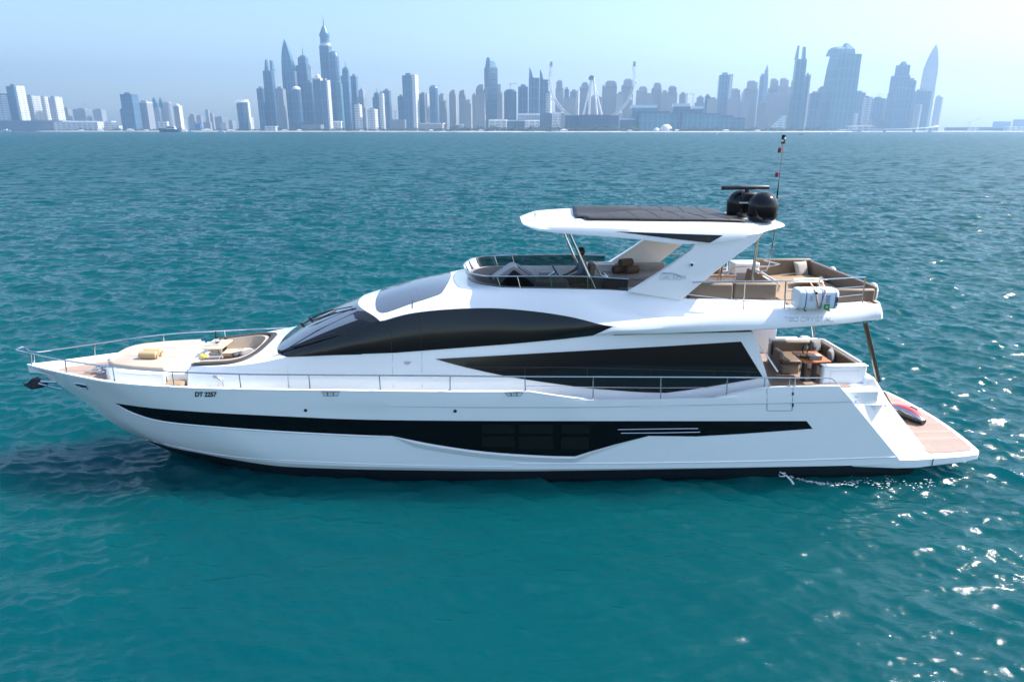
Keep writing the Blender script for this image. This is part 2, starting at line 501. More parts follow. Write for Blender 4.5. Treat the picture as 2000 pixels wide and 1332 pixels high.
# ------------------------------------------------------------------ placing drawn outlines on built surfaces
OL = Vector(_uvz((0, 0, 0), 0))
def dl(px, py):
    d = ray(px, py)
    return Vector((d[0] * CYW + d[1] * SY, -d[0] * SY + d[1] * CYW, d[2])).normalized()
def cr(pts, n=6):                       # Catmull-Rom through the points
    out = []
    for i in range(len(pts) - 1):
        p0, p1, p2, p3 = pts[max(i - 1, 0)], pts[i], pts[i + 1], pts[min(i + 2, len(pts) - 1)]
        for k in range(n):
            t = k / n
            out.append(tuple(.5 * (2 * b + (c - a) * t + (2 * a - 5 * b + 4 * c - d) * t * t + (3 * b - a - 3 * c + d) * t ** 3) for a, b, c, d in zip(p0, p1, p2, p3)))
    out.append(tuple(pts[-1]))
    return out
def hit(bv, px, py):
    d = dl(px, py)
    p, n, i, dist = bv.ray_cast(OL, d)
    if p is None:
        best = None
        q = OL + d * 17
        for _ in range(6):
            p, n, i, dist = bv.find_nearest(q)
            q = OL + d * (p - OL).dot(d)
    if n.dot(d) > 0: n = -n
    return p, n
def decal(name, poly, bv, m, off=.008, step=14, mirror=True, parent=None, thick=.0):
    b = []
    for i, p in enumerate(poly):
        q = poly[(i + 1) % len(poly)]
        k = max(1, int(math.hypot(q[0] - p[0], q[1] - p[1]) / step))
        b += [(p[0] + (q[0] - p[0]) * j / k, p[1] + (q[1] - p[1]) * j / k) for j in range(k)]
    n = len(b)
    xs, ys = [p[0] for p in b], [p[1] for p in b]
    pts = [Vector(p) for p in b]
    y = min(ys) + step * .5
    while y < max(ys):
        x = min(xs) + step * .5
        while x < max(xs):
            pts.append(Vector((x, y))); x += step
        y += step
    vs, es, fs_, _, _, _ = geometry.delaunay_2d_cdt(pts, [(i, (i + 1) % n) for i in range(n)], [], 1, 1e-3)
    res = []
    for s in ((1, -1) if mirror else (1,)):
        mbd = MB()
        pv = []
        for v in vs:
            p, nn = hit(bv, v.x, v.y)
            q = p + nn * off
            pv.append(mbd.bm.verts.new((q.x, q.y * s, q.z)))
        for f in fs_:
            mbd.face([pv[i] for i in (f if s > 0 else f[::-1])])
        bmesh.ops.recalc_face_normals(mbd.bm, faces=mbd.bm.faces)
        c = sum((f.normal.y for f in mbd.bm.faces))
        if c * s > 0: bmesh.ops.reverse_faces(mbd.bm, faces=mbd.bm.faces)
        o = mbd.build(name, m, parent or yacht, weld=False, solid=thick, angle=60)
        res.append(o)
    return res
def strip(name, line, bv, m, r=.012, mirror=True, parent=None, off=0.0):   # a thin moulding or seam lying on a surface
    for s in ((1, -1) if mirror else (1,)):
        pts = []
        for x, y in line:
            p, nn = hit(bv, x, y); q = p + nn * off
            pts.append((q.x, q.y * s, q.z))
        MB().tube(pts, r, 6).build(name, m, parent or yacht)

band_top = [(225, 787), (300, 797), (420, 806), (560, 813), (700, 819), (900, 821.5), (1200, 822), (1575, 822)]
band_bot = [(1587, 837), (1450, 847), (1360, 852), (1267, 851), (1200, 868), (1123, 891)]
band_low = cr([(1123, 891), (1060, 889.5), (950, 882), (850, 868), (765, 851)], 5)
band_fwd = cr([(765, 851), (700, 849), (560, 842), (430, 833), (320, 822), (262, 806), (225, 787)], 4)
hw = decal('hull_window', cr(band_top, 3) + band_bot[:-1] + band_low[:-1] + band_fwd[:-1], BV_HULL, M['glassb'], .006)
for x0_, x1_, y0_, y1_ in ((941, 1005, 829, 846), (941, 1005, 852, 872), (1013, 1080, 829, 846), (1013, 1080, 852, 876), (1096, 1152, 829, 846), (1096, 1150, 853, 876)):
    decal('cabin_pane', [(x0_, y0_), (x1_, y0_), (x1_, y1_), (x0_, y1_)], BV_HULL, M['pane'], .012, parent=hw[0], mirror=False)
def ledge(line, wid, lift, name='window_ledge'):   # the moulded lip under the window band
    for s in (1, -1):
        rows_ = []
        for i, (x, y) in enumerate(line):
            k = min(1, i / 3, (len(line) - 1 - i) / 3)
            p, n1 = hit(BV_HULL, x, y); q, n2 = hit(BV_HULL, x, y + wid * max(k, .05))
            a = p + n1 * .004; b = p + n1 * (.004 + lift * k) - Vector((0, 0, .02 * k)); c = q + n2 * .001
            rows_.append([(a.x, a.y * s, a.z), (b.x, b.y * s, b.z), (c.x, c.y * s, c.z)])
        m_ = MB(); m_.loft(rows_)
        m_.build(name, M['gel'], yacht, angle=25)
ledge(band_fwd[::-1], 4, .02)
ledge(band_low[::-1] + [(1150, 882.5), (1200, 868), (1267, 851)], 13, .07)
strip('window_rail', [(1206, 837), (1280, 836), (1362, 835)], BV_HULL, M['steel'], .014, off=.05)
strip('window_rail', [(1212, 844), (1290, 843.5), (1366, 842)], BV_HULL, M['steel'], .014, off=.05)
strip('chine_moulding', cr([(300, 862), (430, 888), (560, 899), (800, 908), (1000, 911)], 4), BV_HULL, M['gel'], .012)
strip('rubbing_strake', cr([(1010, 905.5), (1200, 904.5), (1500, 900), (1748, 892)], 4), BV_HULL, M['gel'], .02)
# boarding gate in the bulwark, with its hinges
for a, b in (((1498, 759), (1498, 802)), ((1498, 802), (1547, 802)), ((1547, 802), (1549, 758))):
    strip('gate_seam', [a, ((a[0] + b[0]) / 2, (a[1] + b[1]) / 2), b], BV_HULL, M['dgrey'], .006)
for y in (769, 791):
    strip('gate_hinge', [(1548.5, y - 3), (1548.5, y + 3)], BV_HULL, M['letter'], .022)
for x, y in ((597, 801), (889, 802.5)):
    for s in (1, -1):
        p, n = hit(BV_HULL, x, y)
        m_ = MB(); m_.lathe([(.03, -.01), (.042, .012), (.02, .02)], 12)
        o = m_.build('hull_vent', M['letter'], yacht, loc=(p.x, p.y * s, p.z)); o.rotation_euler = (R(90) * s, 0, 0)

# ------------------------------------------------------------------ bulwark cap, side decks, cockpit sole
def deck_z(u):
    t = min(1, max(0, (u + .6) / 2.2)); t = t * t * (3 - 2 * t)
    return 2.44 - .36 * t
mb = MB()
rows = []
NB = 140
for i in range(NB + 1):
    u = -12.88 + (7.88 + 12.88) * (i / NB)
    _, b, _ = sheer(u); z = top_z(u)
    w_ = min(.075, b * .6); w2 = min(.11, b * .8)
    rows.append([nv(q) for q in ((u, b + .001, z - .03), (u, b + .004, z + .012), (u, b - w_, z + .018), (u, b - w2, min(z, deck_z(u) + .35)), (u, b - w2, deck_z(u) - .02))])
mb.loft(rows); mb.loft([mir(r) for r in rows], flip=True)
mb.build('bulwark_cap', M['gel'], yacht, angle=30)
mb = MB()
rows = []
for i in range(91):
    u = -12.6 + (9.3 + 12.6) * i / 90
    b = sheer(min(u, 7.88))[1]; b = max(.02, b - min(.1, b * .75))
    if u > 7.88: b = 2.38
    rows.append([(u, -b, deck_z(u)), (u, 0, deck_z(u) + .015), (u, b, deck_z(u))])
mb.loft(rows)
mb.build('side_deck', M['deck'], yacht)
# bow deck (pale teak panel) and anchor windlass
mb = MB()
pl = [(-12.15, .22), (-11.4, .6), (-10.75, .98), (-10.55, 1.06)]
mb.prism([(u, -b, 2.455) for u, b in pl] + [(u, b, 2.455) for u, b in pl[::-1]], (0, 0, .012))
mb.build('bow_panel', M['teak'], yacht)
mb = MB()
for v in (-.28, .28):
    mb.lathe([(.10, 0), (.10, .04), (.06, .07), (.055, .14), (.09, .17), (.09, .2), (.03, .22)], 16, (-10.85, v, 2.46))
    mb.box((-11.1, v, 2.49), (.34, .05, .04))
mb.box((-10.95, 0, 2.48), (.5, .16, .05))
mb.build('anchor_windlass', M['chrome'], yacht)
# stern: wing panels, transom, bathing platform
W0 = (7.86, 2.47, 2.60)
W1p, W2p, W3p, W4p = (8.33, 2.47, 2.1), P(1734, 782, 2.14), P(1806, 875, 2.12), (9.60, 2.49, .72)
for s in (1, -1):
    mb = MB()
    def q(p): return (p[0], -p[1] * s, p[2])
    zz = .44
    bot3, bot4 = (W3p[0], W3p[1], zz), (W4p[0], W4p[1], zz)
    in1, in2 = (W1p[0] - .1, 1.75, W1p[2]), (W2p[0] + .02, 1.8, W2p[2])
    in3 = (W3p[0] + .05, 1.85, W3p[2]); inb = (W3p[0] + .05, 1.85, zz)
    W0i = (W0[0], 2.33, W0[2]); 
    for f in ([W1p, W2p, W3p, W4p], [W4p, W3p, bot3, bot4], [W1p, in1, in2, W2p], [W2p, in2, in3, W3p], [W3p, in3, inb, bot3], [in1, (W1p[0] - .1, 1.75, zz), inb, in3, in2], [W0, W0i, (W1p[0], 2.3, W1p[2]), W1p], [W0i, (W0[0], 2.33, 2.0), (W1p[0], 2.3, 2.0), (W1p[0], 2.3, W1p[2])]):
        g = [q(p) for p in f]
        mb.poly(g if s > 0 else g[::-1])
    mb.build('stern_wing', M['gel'], yacht, bevel=.012, angle=20)
mb = MB()
half = [(8.6, 2.36), (9.66, 2.5), (10.2, 2.5), (11.5, 2.36), (11.95, 2.26), (12.1, 2.08), (12.22, 1.5), (12.31, .7), (12.34, 0)]
ol = [(u, -b) for u, b in half] + [(u, b) for u, b in half[:-1][::-1]]
mb.prism([(u, v, .36 + .09 * max(0, (u - 10.3) / 2)) for u, v in ol], (0, 0, 1e-6), cap=False) if False else None
lo = [(u, v, .37 + .10 * max(0, (u - 10.3) / 2)) for u, v in ol]; hi = [(u, v, .62) for u, v in ol]
a = mb.verts(lo); b = mb.verts(hi)
for i in range(len(ol)):
    j = (i + 1) % len(ol); mb.face([a[i], b[i], b[j], a[j]])
mb.face(a); mb.face(b[::-1])
mb.build('bathing_platform', M['gel'], yacht, bevel=.025, angle=30)
mb = MB()
hp = [(9.7, 1.8), (10.55, 1.82), (10.72, 2.2), (11.45, 2.16), (11.85, 2.1), (11.98, 1.95), (12.08, 1.45), (12.17, .7), (12.2, 0)]
mb.prism([(u, -b_, .622) for u, b_ in hp] + [(u, b_, .622) for u, b_ in hp[:-1][::-1]], (0, 0, .012))
mb.build('platform_teak', M['teak'], yacht)
for s in (1, -1):
    p = P(1822, 893, 2.44)
    MB().box((p[0], -2.47 * s, .5), (.012, .02, .22)).build('platform_seam', M['dgrey'], yacht)
# ------------------------------------------------------------------ deckhouse
def u_of(l): return l.u0, l.u1
BELT = Line([P(560, 697, 1.66), P(650, 694, 1.80), P(770, 690, 1.90), P(1000, 672, 1.98), P(1100, 663, 2.02), P(1200, 655, 2.04), P(1480, 648, 2.04)])
CW = Line([P(560, 697, 1.66), P(650, 661, 1.70), P(742, 627, 1.72), P(800, 612, 1.74), P(870, 604, 1.76), P(950, 601, 1.79), P(1020, 605, 1.82), P(1100, 615, 1.92), P(1200, 637, 2.12),
           P(1320, 626, 2.22), P(1460, 607, 2.14), P(1535, 605, 2.12), P(1600, 602, 2.1), P(1695, 593, 1.98)])
U_B0 = BELT.u0
def base_b(u):
    return min(sheer(u)[1] - .36, 1.74 + .36 * min(1, max(0, (u + 5.6) / 4)))
# lower side: deck to belt
mb = MB()
rows = []
uE = 5.78
for i in range(81):
    u = U_B0 + (uE - U_B0) * i / 80
    k = i / 80
    bt = BELT(u)
    ub = u + (.72 * max(0, (k - .8) / .2))         # the aft edge rakes outwards going down
    bz = deck_z(ub) - .02
    bb = max(base_b(min(ub, 7.5)), bt[1] - .0)
    r = []
    for j in range(9):
        f = j / 8
        b = bb + (bt[1] - bb) * f + .035 * math.sin(f * math.pi)
        r.append(nv((ub + (u - ub) * f, b, bz + (bt[2] - bz) * f)))
    rows.append(r)
mb.loft(rows, flip=True); mb.loft([mir(r) for r in rows])
BVS = MB(); BVS.loft(rows); BVS.bm.normal_update(); BV_SIDE = BVHTree.FromBMesh(BVS.bm)
end_low = rows[-1]
mb.build('deckhouse_side', M['gel'], yacht, angle=25)
# aft bulkhead with dark saloon doors
mb = MB()
a = [q for q in end_low]
mb.loft([a, mir(a)])
mb.build('aft_bulkhead', M['gel'], yacht)
mb = MB(); mb.box((6.24, 0, 2.95), (.05, 2.9, 1.6), ry=R(-23)); mb.build('saloon_door', M['glassd'], yacht)
# upper side: belt to the top of the side window
mb = MB()
rows = []
U_T = P(1200, 637, 2.12)[0]
for i in range(61):
    u = U_B0 + .02 + (U_T - U_B0 - .02) * i / 60
    p, q = BELT(u), CW(u)
    rows.append([nv((u, p[1] + (q[1] - p[1]) * f + .05 * math.sin(f * math.pi) * min(1, (q[2] - p[2]) / .5), p[2] + (q[2] - p[2]) * f)) for f in [j / 8 for j in range(9)]])
mb.loft(rows, flip=True); mb.loft([mir(r) for r in rows])
BVS = MB(); BVS.loft(rows); BVS.bm.normal_update(); BV_UP = BVHTree.FromBMesh(BVS.bm)
for fc in mb.bm.faces:
    if fc.calc_center_median().x < -3.75: fc.material_index = 1
mb.build('upper_side', [M['gel'], M['glassd']], yacht, angle=25)
win_low = [(572, 696), (650, 693), (770, 689), (1000, 671.5), (1100, 662), (1158, 655)]
win_top = cr([(1198, 637), (1100, 616.5), (1020, 606), (950, 602), (870, 605), (800, 613), (745, 628.5)], 5)
decal('side_window', [(556, 699)] + win_low[1:] + win_top[:-1] + [(738, 622), (646, 655)], BV_UP, M['glassd'], .012)
for x, y0, y1 in ((765, 690, 632), (822, 684, 612)):
    strip('window_joint', [(x, y0 - 3), (x, (y0 + y1) / 2), (x + 1, y1 + 8)], BV_UP, M['letter'], .006, off=.014)
for x, y0 in ((767, 692), (824, 687)):
    strip('door_seam', [(x, y0), (x, y0 + 35), (x + 1, 757)], BV_SIDE, M['lgrey'], .006)
saloon = cr([(850, 701), (905, 716), (1000, 736.5), (1130, 755.5), (1200, 762), (1250, 765.5), (1300, 767)], 4) + [(1340, 762), (1385, 755), (1490, 737), (1447, 667), (1300, 676), (1100, 687), (960, 695)]
decal('saloon_window', saloon, BV_SIDE, M['glassd'], .012)
strip('window_joint', [(910, 717), (1100, 717), (1300, 722), (1478, 726)], BV_SIDE, M['letter'], .010, off=.014)
for x, y0 in ((1025, 718), (1147, 718), (1272, 721), (1394, 724), (1464, 726)):
    strip('window_joint', [(x, y0), (x, y0 + 16)], BV_SIDE, M['letter'], .009, off=.014)
decal('door_handle', [(788, 706), (803, 706), (800, 711), (796, 712), (791, 711)], BV_SIDE, M['chrome'], .012)
for ln, bv in ((cr([(620, 695.5), (770, 694), (1000, 677), (1190, 664)], 8), BV_SIDE), (cr([(880, 697), (1000, 689), (1200, 679), (1440, 665)], 8), BV_SIDE)):
    pass
# ------------------------------------------------------------------ windshield and roof
WB = [(-6.05, 0, 3.35), (-6.02, .55, 3.35), (-5.96, .95, 3.35), (-5.82, 1.35, 3.32), BELT(U_B0)]
WT = [(-4.02, 0, 4.34), (-3.95, .6, 4.325), (-3.66, 1.15, 4.29), (-3.42, 1.48, 4.25), CW(P(742, 627, 1.72)[0])]
def curve3(pts, t):
    c = cr(pts, 10); x = t * (len(c) - 1); i = min(int(x), len(c) - 2); f = x - i
    return tuple(a + (b - a) * f for a, b in zip(c[i], c[i + 1]))
def arcpt(pts, t):
    c = [Vector(p) for p in cr(pts, 12)]
    d = [0]
    for a_, b_ in zip(c, c[1:]): d.append(d[-1] + (b_ - a_).length)
    x = t * d[-1]
    for i in range(len(c) - 1):
        if d[i + 1] >= x:
            return tuple(c[i].lerp(c[i + 1], (x - d[i]) / max(1e-9, d[i + 1] - d[i])))
    return tuple(c[-1])
NS = 24
def ws_rows(bul=.07):
    rows_ = []
    for i in range(NS + 1):
        s = i / NS
        a_, b_ = Vector(arcpt(WB, s)), Vector(arcpt(WT, s))
        r = []
        for j in range(13):
            f = j / 12
            p = a_.lerp(b_, f) + Vector((-.35, 0, .93)) * bul * 4 * f * (1 - f) * (1 - .75 * s ** 3)
            r.append(nv(p))
        rows_.append(r)
    return rows_
rows = ws_rows()
mb = MB(); mb.loft(rows); mb.loft([mir(r) for r in rows], flip=True)
mb.build('windshield', M['shield'] if 'shield' in M else M['glassd'], yacht, angle=60)
BVS = MB(); BVS.loft(rows); BVS.loft([mir(r) for r in rows], flip=True); BVS.bm.normal_update(); BV_WS = BVHTree.FromBMesh(BVS.bm)
br_ = []
for r in rows[int(NS * .80):]:
    q = []
    for p in r:
        pp, nn, i_, d_ = BV_WS.find_nearest(Vector(p))
        if nn.y > 0: nn = -nn
        q.append(tuple(Vector(p) + nn * .006))
    br_.append(q)
for s_ in (1, -1):
    mb = MB(); mb.loft(br_ if s_ > 0 else [mir(r) for r in br_], flip=(s_ < 0)); mb.build('windshield_border', M['black'], yacht, angle=60)
decal('windshield_header', [(743, 627), (730, 616.5), (719, 607.5), (712, 604), (690, 612), (694, 622), (722, 630), (730, 632)], BV_WS, M['glassd'], .010, step=8)
for ln in ([(545, 684), (620, 646), (700, 608)], [(552, 664), (620, 632), (690, 603)]):
    strip('windshield_mullion', ln, BV_WS, M['satin'], .016, mirror=False, off=.004)
# roof between the windshield and the flybridge
DL = [(-1.17, 0, 4.96), (-1.12, .5, 4.96), (-.98, .9, 4.95), (-.7, 1.2, 4.94), (-.25, 1.40, 4.92)]
side_c = [CW(WT[-1][0] + (-.25 - WT[-1][0]) * i / 12) for i in range(1, 13)]
def roofF(s):
    return arcpt(WT, s / .55) if s <= .55 else side_c[0] if False else arcpt([WT[-1]] + side_c, (s - .55) / .45)
rows = []
for i in range(41):
    s = i / 40
    a_, b_ = Vector(roofF(s)), Vector(arcpt(DL, s))
    r = []
    for j in range(13):
        f = j / 12
        p = a_.lerp(b_, f)
        p.z += .10 * math.sin(f * math.pi) * (1 - .3 * s)
        if f > .8: p.z -= .02 * (f - .8) / .2 * (1 - s)
        r.append(nv(p))
    rows.append(r)
mb = MB(); mb.loft(rows); mb.loft([mir(r) for r in rows], flip=True)
roof = mb.build('cabin_roof', M['gel'], yacht, angle=40)
BVS = MB(); BVS.loft(rows); BVS.loft([mir(r) for r in rows], flip=True); BVS.bm.normal_update(); BV_ROOF = BVHTree.FromBMesh(BVS.bm)
hp_ = cr([(-3.5, 0), (-3.49, .6), (-3.44, 1.02), (-3.34, 1.32), (-3.1, 1.47), (-2.5, 1.40), (-1.86, 1.30), (-1.72, 1.05), (-1.64, .6), (-1.6, 0)], 3)
skp = [(u, -b) for u, b in hp_] + [(u, b) for u, b in hp_[1:-1][::-1]]
def plan_decal(name, poly, bv, m, off, step):
    n = len(poly); pts = [Vector(p) for p in poly]
    x = min(p[0] for p in poly)
    while x < max(p[0] for p in poly):
        y = min(p[1] for p in poly)
        while y < max(p[1] for p in poly): pts.append(Vector((x, y))); y += step
        x += step
    vs, es, fs_, *_ = geometry.delaunay_2d_cdt(pts, [(i, (i + 1) % n) for i in range(n)], [], 1, 1e-4)
    mb = MB(); pv = []
    for v in vs:
        p, nn, i, d = bv.ray_cast(Vector((v.x, v.y, 9)), Vector((0, 0, -1)))
        if p is None: p, nn, i, d = bv.find_nearest(Vector((v.x, v.y, 4.6)))
        if nn.z < 0: nn = -nn
        pv.append(mb.bm.verts.new(p + nn * off))
    for f in fs_: mb.face([pv[i] for i in f])
    return mb.build(name, m, yacht, weld=False, angle=60)
plan_decal('skylight', skp, BV_ROOF, M['shield'], .012, .12)
strip('skylight_joint', [(806, 603), (806, 590), (815, 566)], BV_ROOF, M['satin'], .008, mirror=False, off=.012)

# ------------------------------------------------------------------ flybridge shell: coaming, wing, soffit, floor
D2 = Line([(-.25, 1.40, 4.92), (.75, 1.46, 4.90), (1.97, 1.55, 4.88), (2.63, 1.62, 4.85), P(1330, 585, 1.75), P(1450, 587, 1.72), P(1531, 588.5, 1.72)])
U_D1 = D2.u1
FLOOR_Z = 4.28
U_W1 = CW.u1
mb = MB()
rows = []
for i in range(71):
    u = -.25 + (U_D1 + .25) * i / 70
    c, d = CW(u), D2(u)
    flat = min(1, max(0, (u - 1.5) / 2.5))          # aft of the window the shell becomes a side deck and a step
    r = []
    for j in range(9):
        f = j / 8
        b = c[1] + (d[1] - c[1]) * f
        zs = c[2] + (d[2] - c[2]) * f + (.07 + .03 * min(1, (u + .25) / 1.2)) * math.sin(f * math.pi) * (1 - flat)
        zf = c[2] + (d[2] - c[2]) * max(0, (f - .55) / .45) ** .8 + .02 * f
        r.append(nv((u, b, zs + (zf - zs) * flat)))
    r.append(nv((u, d[1] - .03, d[2] + .012)))
    r.append(nv((u, d[1] - .12, d[2] + .008)))
    r.append(nv((u, d[1] - .14, FLOOR_Z - .03)))
    rows.append(r)
mb.loft(rows, flip=True); mb.loft([mir(r) for r in rows])
mb.poly([rows[-1][0], rows[-1][8], rows[-1][11]]) if False else None
BVS = MB(); BVS.loft([r[:9] for r in rows]); BVS.bm.normal_update(); BV_FLY = BVHTree.FromBMesh(BVS.bm)
endc = rows[-1]
cap_ = [endc[k] for k in range(0, 12)]
mb.poly(cap_ + [(cap_[-1][0], cap_[0][1], cap_[-1][2])]); mb.poly(mir(cap_ + [(cap_[-1][0], cap_[0][1], cap_[-1][2])])[::-1])
mb.build('flybridge_coaming', M['gel'], yacht, angle=30)
# front inner wall of the coaming (under the screen)
WBOT = Line([P(1166, 655, 2.05), P(1200, 654, 2.12), P(1300, 652, 2.26), P(1480, 645, 2.30), P(1600, 637, 2.26), P(1716, 625, 2.08)])
mb = MB()
rows = []
u0, u1 = WBOT.u0, min(WBOT.u1, 9.02)
for i in range(61):
    u = u0 + (u1 - u0) * i / 60
    p = WBOT(u); q = CW(min(u, U_W1)); 
    if u < U_T:                                      # forward: fair into the belt
        k = (u - u0) / (U_T - u0)
        bl = BELT(u)
        q = (u, p[1] + (q[1] - p[1]) * k, p[2] + .01 + (q[2] - p[2] - .01) * k ** .8)
    rows.append([nv((u, 0, p[2] + .06)), nv((u, 1.2, p[2] + .05)), nv((u, p[1] - .12, p[2] + .012)), nv((u, p[1] - .03, p[2])), nv((u, p[1], p[2] + .02))] + [nv((u, p[1] + (q[1] - p[1]) * f + .05 * math.sin(f * math.pi), p[2] + .02 + (q[2] - p[2] - .02) * f)) for f in (.25, .5, .75, 1)])
mb.loft(rows, flip=True); mb.loft([mir(r) for r in rows])
BVS = MB(); BVS.loft([r[4:] for r in rows]); BVS.bm.normal_update(); BV_WING = BVHTree.FromBMesh(BVS.bm)
# rounded stern of the wing
er = rows[-1][3:]
N2 = 16
grid = []
for i in range(N2 + 1):
    s = i / N2
    r = []
    for (u, v, z) in er:
        b = -v
        r.append((u + .42 * math.sin(s * math.pi / 2) ** .8 * (1.0 - .55 * (z - er[0][2]) / (er[-1][2] - er[0][2])), -b * math.cos(s * math.pi / 2), z))
    grid.append(r)
mb.loft(grid, flip=True); mb.loft([mir(r) for r in grid])
wing_top_end = [g[-1] for g in grid]; wing_bot_end = [g[0] for g in grid]
lowz = min(p[2] for p in wing_top_end)
mb.poly([(p[0], p[1], p[2] + .003) for p in wing_top_end + mir(wing_top_end)[::-1][1:]])
mg = [[nv((u, CW(u)[1], CW(u)[2] + .001)), nv((u, CW(u)[1] - .02, CW(u)[2] + .016)), nv((u, CW(u)[1] - .34, CW(u)[2] + .018)), nv((u, CW(u)[1] - .34, CW(u)[2] - .02))] for u in [U_D1 + (min(U_W1, u1) - U_D1) * i / 20 for i in range(21)]]
mb.loft(mg, flip=True); mb.loft([mir(r) for r in mg])
mb.build('flybridge_wing', M['gel'], yacht, angle=24)
mb = MB()                                             # soffit end and floor of the flybridge
pts = [rows[-1][3]] + wing_bot_end[1:] + mir(wing_bot_end[1:-1])[::-1] + [mir([rows[-1][3]])[0]]
mb.poly([(p[0], p[1], p[2] + .004) for p in pts])
mb.build('soffit', M['gel'], yacht)
mb = MB()
fr = []
for i in range(51):
    u = -.95 + (8.7 + .95) * i / 50
    if u < -.25: b = 1.28 * math.sqrt(max(0, 1 - ((u + .25) / .8) ** 2)) + .02
    elif u < U_D1: b = D2(u)[1] - .1
    else: b = CW(min(u, U_W1))[1]
    z = FLOOR_Z if u < U_D1 - .001 else CW(min(u, U_W1))[2] + .004
    fr.append((u, b, z))
mb.loft([[(u, -b, z), (u, 0, z), (u, b, z)] for u, b, z in fr])
mb.build('flybridge_deck', M['teakd'], yacht)
# front inner lining below the screen
mb = MB()
arc = [arcpt(DL, i / 20) for i in range(21)]
rr = [[nv(p), nv((p[0] + .1, max(0, p[1] - .1), p[2] + .01)), nv((p[0] + .12, max(0, p[1] - .12), FLOOR_Z - .02))] for p in arc]
mb.loft(rr); mb.loft([mir(r) for r in rr], flip=True)
mb.build('screen_lining', M['dash'], yacht)
# smoked flybridge screen with its rail
RIM = [(-1.27, 0, 5.20), (-1.22, .5, 5.20), (-1.06, .98, 5.20), (-.72, 1.32, 5.20), (-.26, 1.42, 5.20), (.97, 1.45, 5.20), (1.9, 1.52, 5.19), (2.75, 1.64, 5.15)]
BASE = DL + [(.75, 1.46, 4.90), (1.97, 1.55, 4.88), (2.75, 1.63, 4.84)]
mb = MB()
rr = []
for i in range(49):
    s = i / 48
    a_, b_ = Vector(arcpt(BASE, s)), Vector(arcpt(RIM, s))
    rr.append([nv(a_), nv(a_.lerp(b_, .5) + Vector((-.02, 0, 0))), nv(b_)])
mb.loft(rr); mb.loft([mir(r) for r in rr], flip=True)
scr = mb.build('flybridge_screen', M['screen'], yacht, angle=60)
top = [r[-1] for r in rr]
MB().tube([mir([p])[0] for p in top[::-1]] + top[1:], .016, 8).build('screen_rail', M['steel'], yacht)
for s in (1, -1):
    for t in (.36, .46, .62, .80):
        a_, b_ = Vector(arcpt(BASE, t)), Vector(arcpt(RIM, t))
        MB().tube([(a_.x, -a_.y * s, a_.z), (b_.x, -b_.y * s, b_.z)], .012, 6).build('screen_post', M['steel' if t < .6 else 'greenp'], yacht)

# ------------------------------------------------------------------ hardtop with its raked legs
def outline(pts):                                     # (u, b, z_low, z_high)
    return pts
ht = [(.22, .02, 6.40, 6.41), (.24, .75, 6.37, 6.40), (.40, 1.22, 6.33, 6.44), (.62, 1.50, 6.30, 6.47), (1.26, 1.63, P(1110, 457, 1.63)[2], 6.50), (2.3, 1.72, P(1200, 463.5, 1.72)[2], 6.50), (3.2, 1.76, P(1282, 470.5, 1.76)[2], 6.49), (3.95, 1.77, P(1345, 477, 1.77)[2], 6.48), (4.9, 1.76, P(1425, 473, 1.76)[2], 6.47), (5.75, 1.66, P(1490, 461, 1.66)[2], 6.44), (6.05, 1.35, 6.22, 6.42), (6.75, .95, 6.32, 6.40), (6.80, .02, 6.32, 6.40)]
mb = MB()
fu = lambda k: [h[k] for h in ht]
def htp(t, k):
    c = cr([(h[0], h[1], h[k]) for h in ht], 4); i = min(int(t * (len(c) - 1)), len(c) - 1)
    return c[i]
NH = (len(ht) - 1) * 4
rows = []
cc = 3.4
for i in range(NH + 1):
    lo_ = htp(i / NH, 2); hi_ = htp(i / NH, 3)
    u, b = lo_[0], lo_[1]
    r = [nv((u + (cc - u) * .5, b * .5, lo_[2] + .06)), nv((u + (cc - u) * .06, b * .94, lo_[2] + .01)), nv((u, b, lo_[2]))]
    h = hi_[2] - lo_[2]
    r += [nv((u + (cc - u) * .004, b * 1.0, lo_[2] + h * .25)), nv((u + (cc - u) * .02, b * .975, lo_[2] + h * .62)), nv((u + (cc - u) * .05, b * .90, hi_[2] - .01)), nv((u + (cc - u) * .2, b * .76, hi_[2] + .03)), nv((u + (cc - u) * .6, b * .38, hi_[2] + .07)), nv((cc, 0, 6.56))]
    rows.append(r)
mb.loft(rows, flip=True); mb.loft([mir(r) for r in rows])
BVS = MB(); BVS.loft(rows, flip=True); BVS.loft([mir(r) for r in rows]); BVS.bm.normal_update(); BV_HT = BVHTree.FromBMesh(BVS.bm)
hardtop = mb.build('hardtop', M['gel'], yacht, angle=28)
mb = MB()
for s in (1,):
    pass
def ht_z(u, b):
    p, n, i, d = BV_HT.ray_cast(Vector((u, -b, 8)), Vector((0, 0, -1)))
    return p.z if p else 6.45
fa = [(1.72, 1.36), (2.4, 1.40), (3.4, 1.44), (4.6, 1.44), (5.62, 1.38)]
rows = []
for i in range(33):
    u = 1.72 + (5.62 - 1.72) * i / 32
    be = pchip([p[0] for p in fa], [p[1] for p in fa])(u)
    rows.append([(u - .12 * (1 - abs(q)) * (1 - i / 32), -be * q, ht_z(u, be * abs(q)) + .05) for q in [k / 8 - 1 for k in range(17)]])
mb.loft(rows)
sunroof = mb.build('sunroof', M['sunroof'] if 'sunroof' in M else M['satin'], yacht, angle=50, solid=.03)
for k in range(1, 7):
    u = 1.72 + 3.9 * k / 7
    MB().tube([(u + .12 * abs(q), -1.38 * q, ht_z(u, 1.38 * abs(q)) + .066) for q in [j / 8 - 1 for j in range(17)]], .007, 5).build('sunroof_seam', M['dgrey'], sunroof)
decal('hardtop_inset', [(1200, 452.5), (1412, 460), (1386, 474.5), (1300, 465)], BV_HT, M['black'], .012)
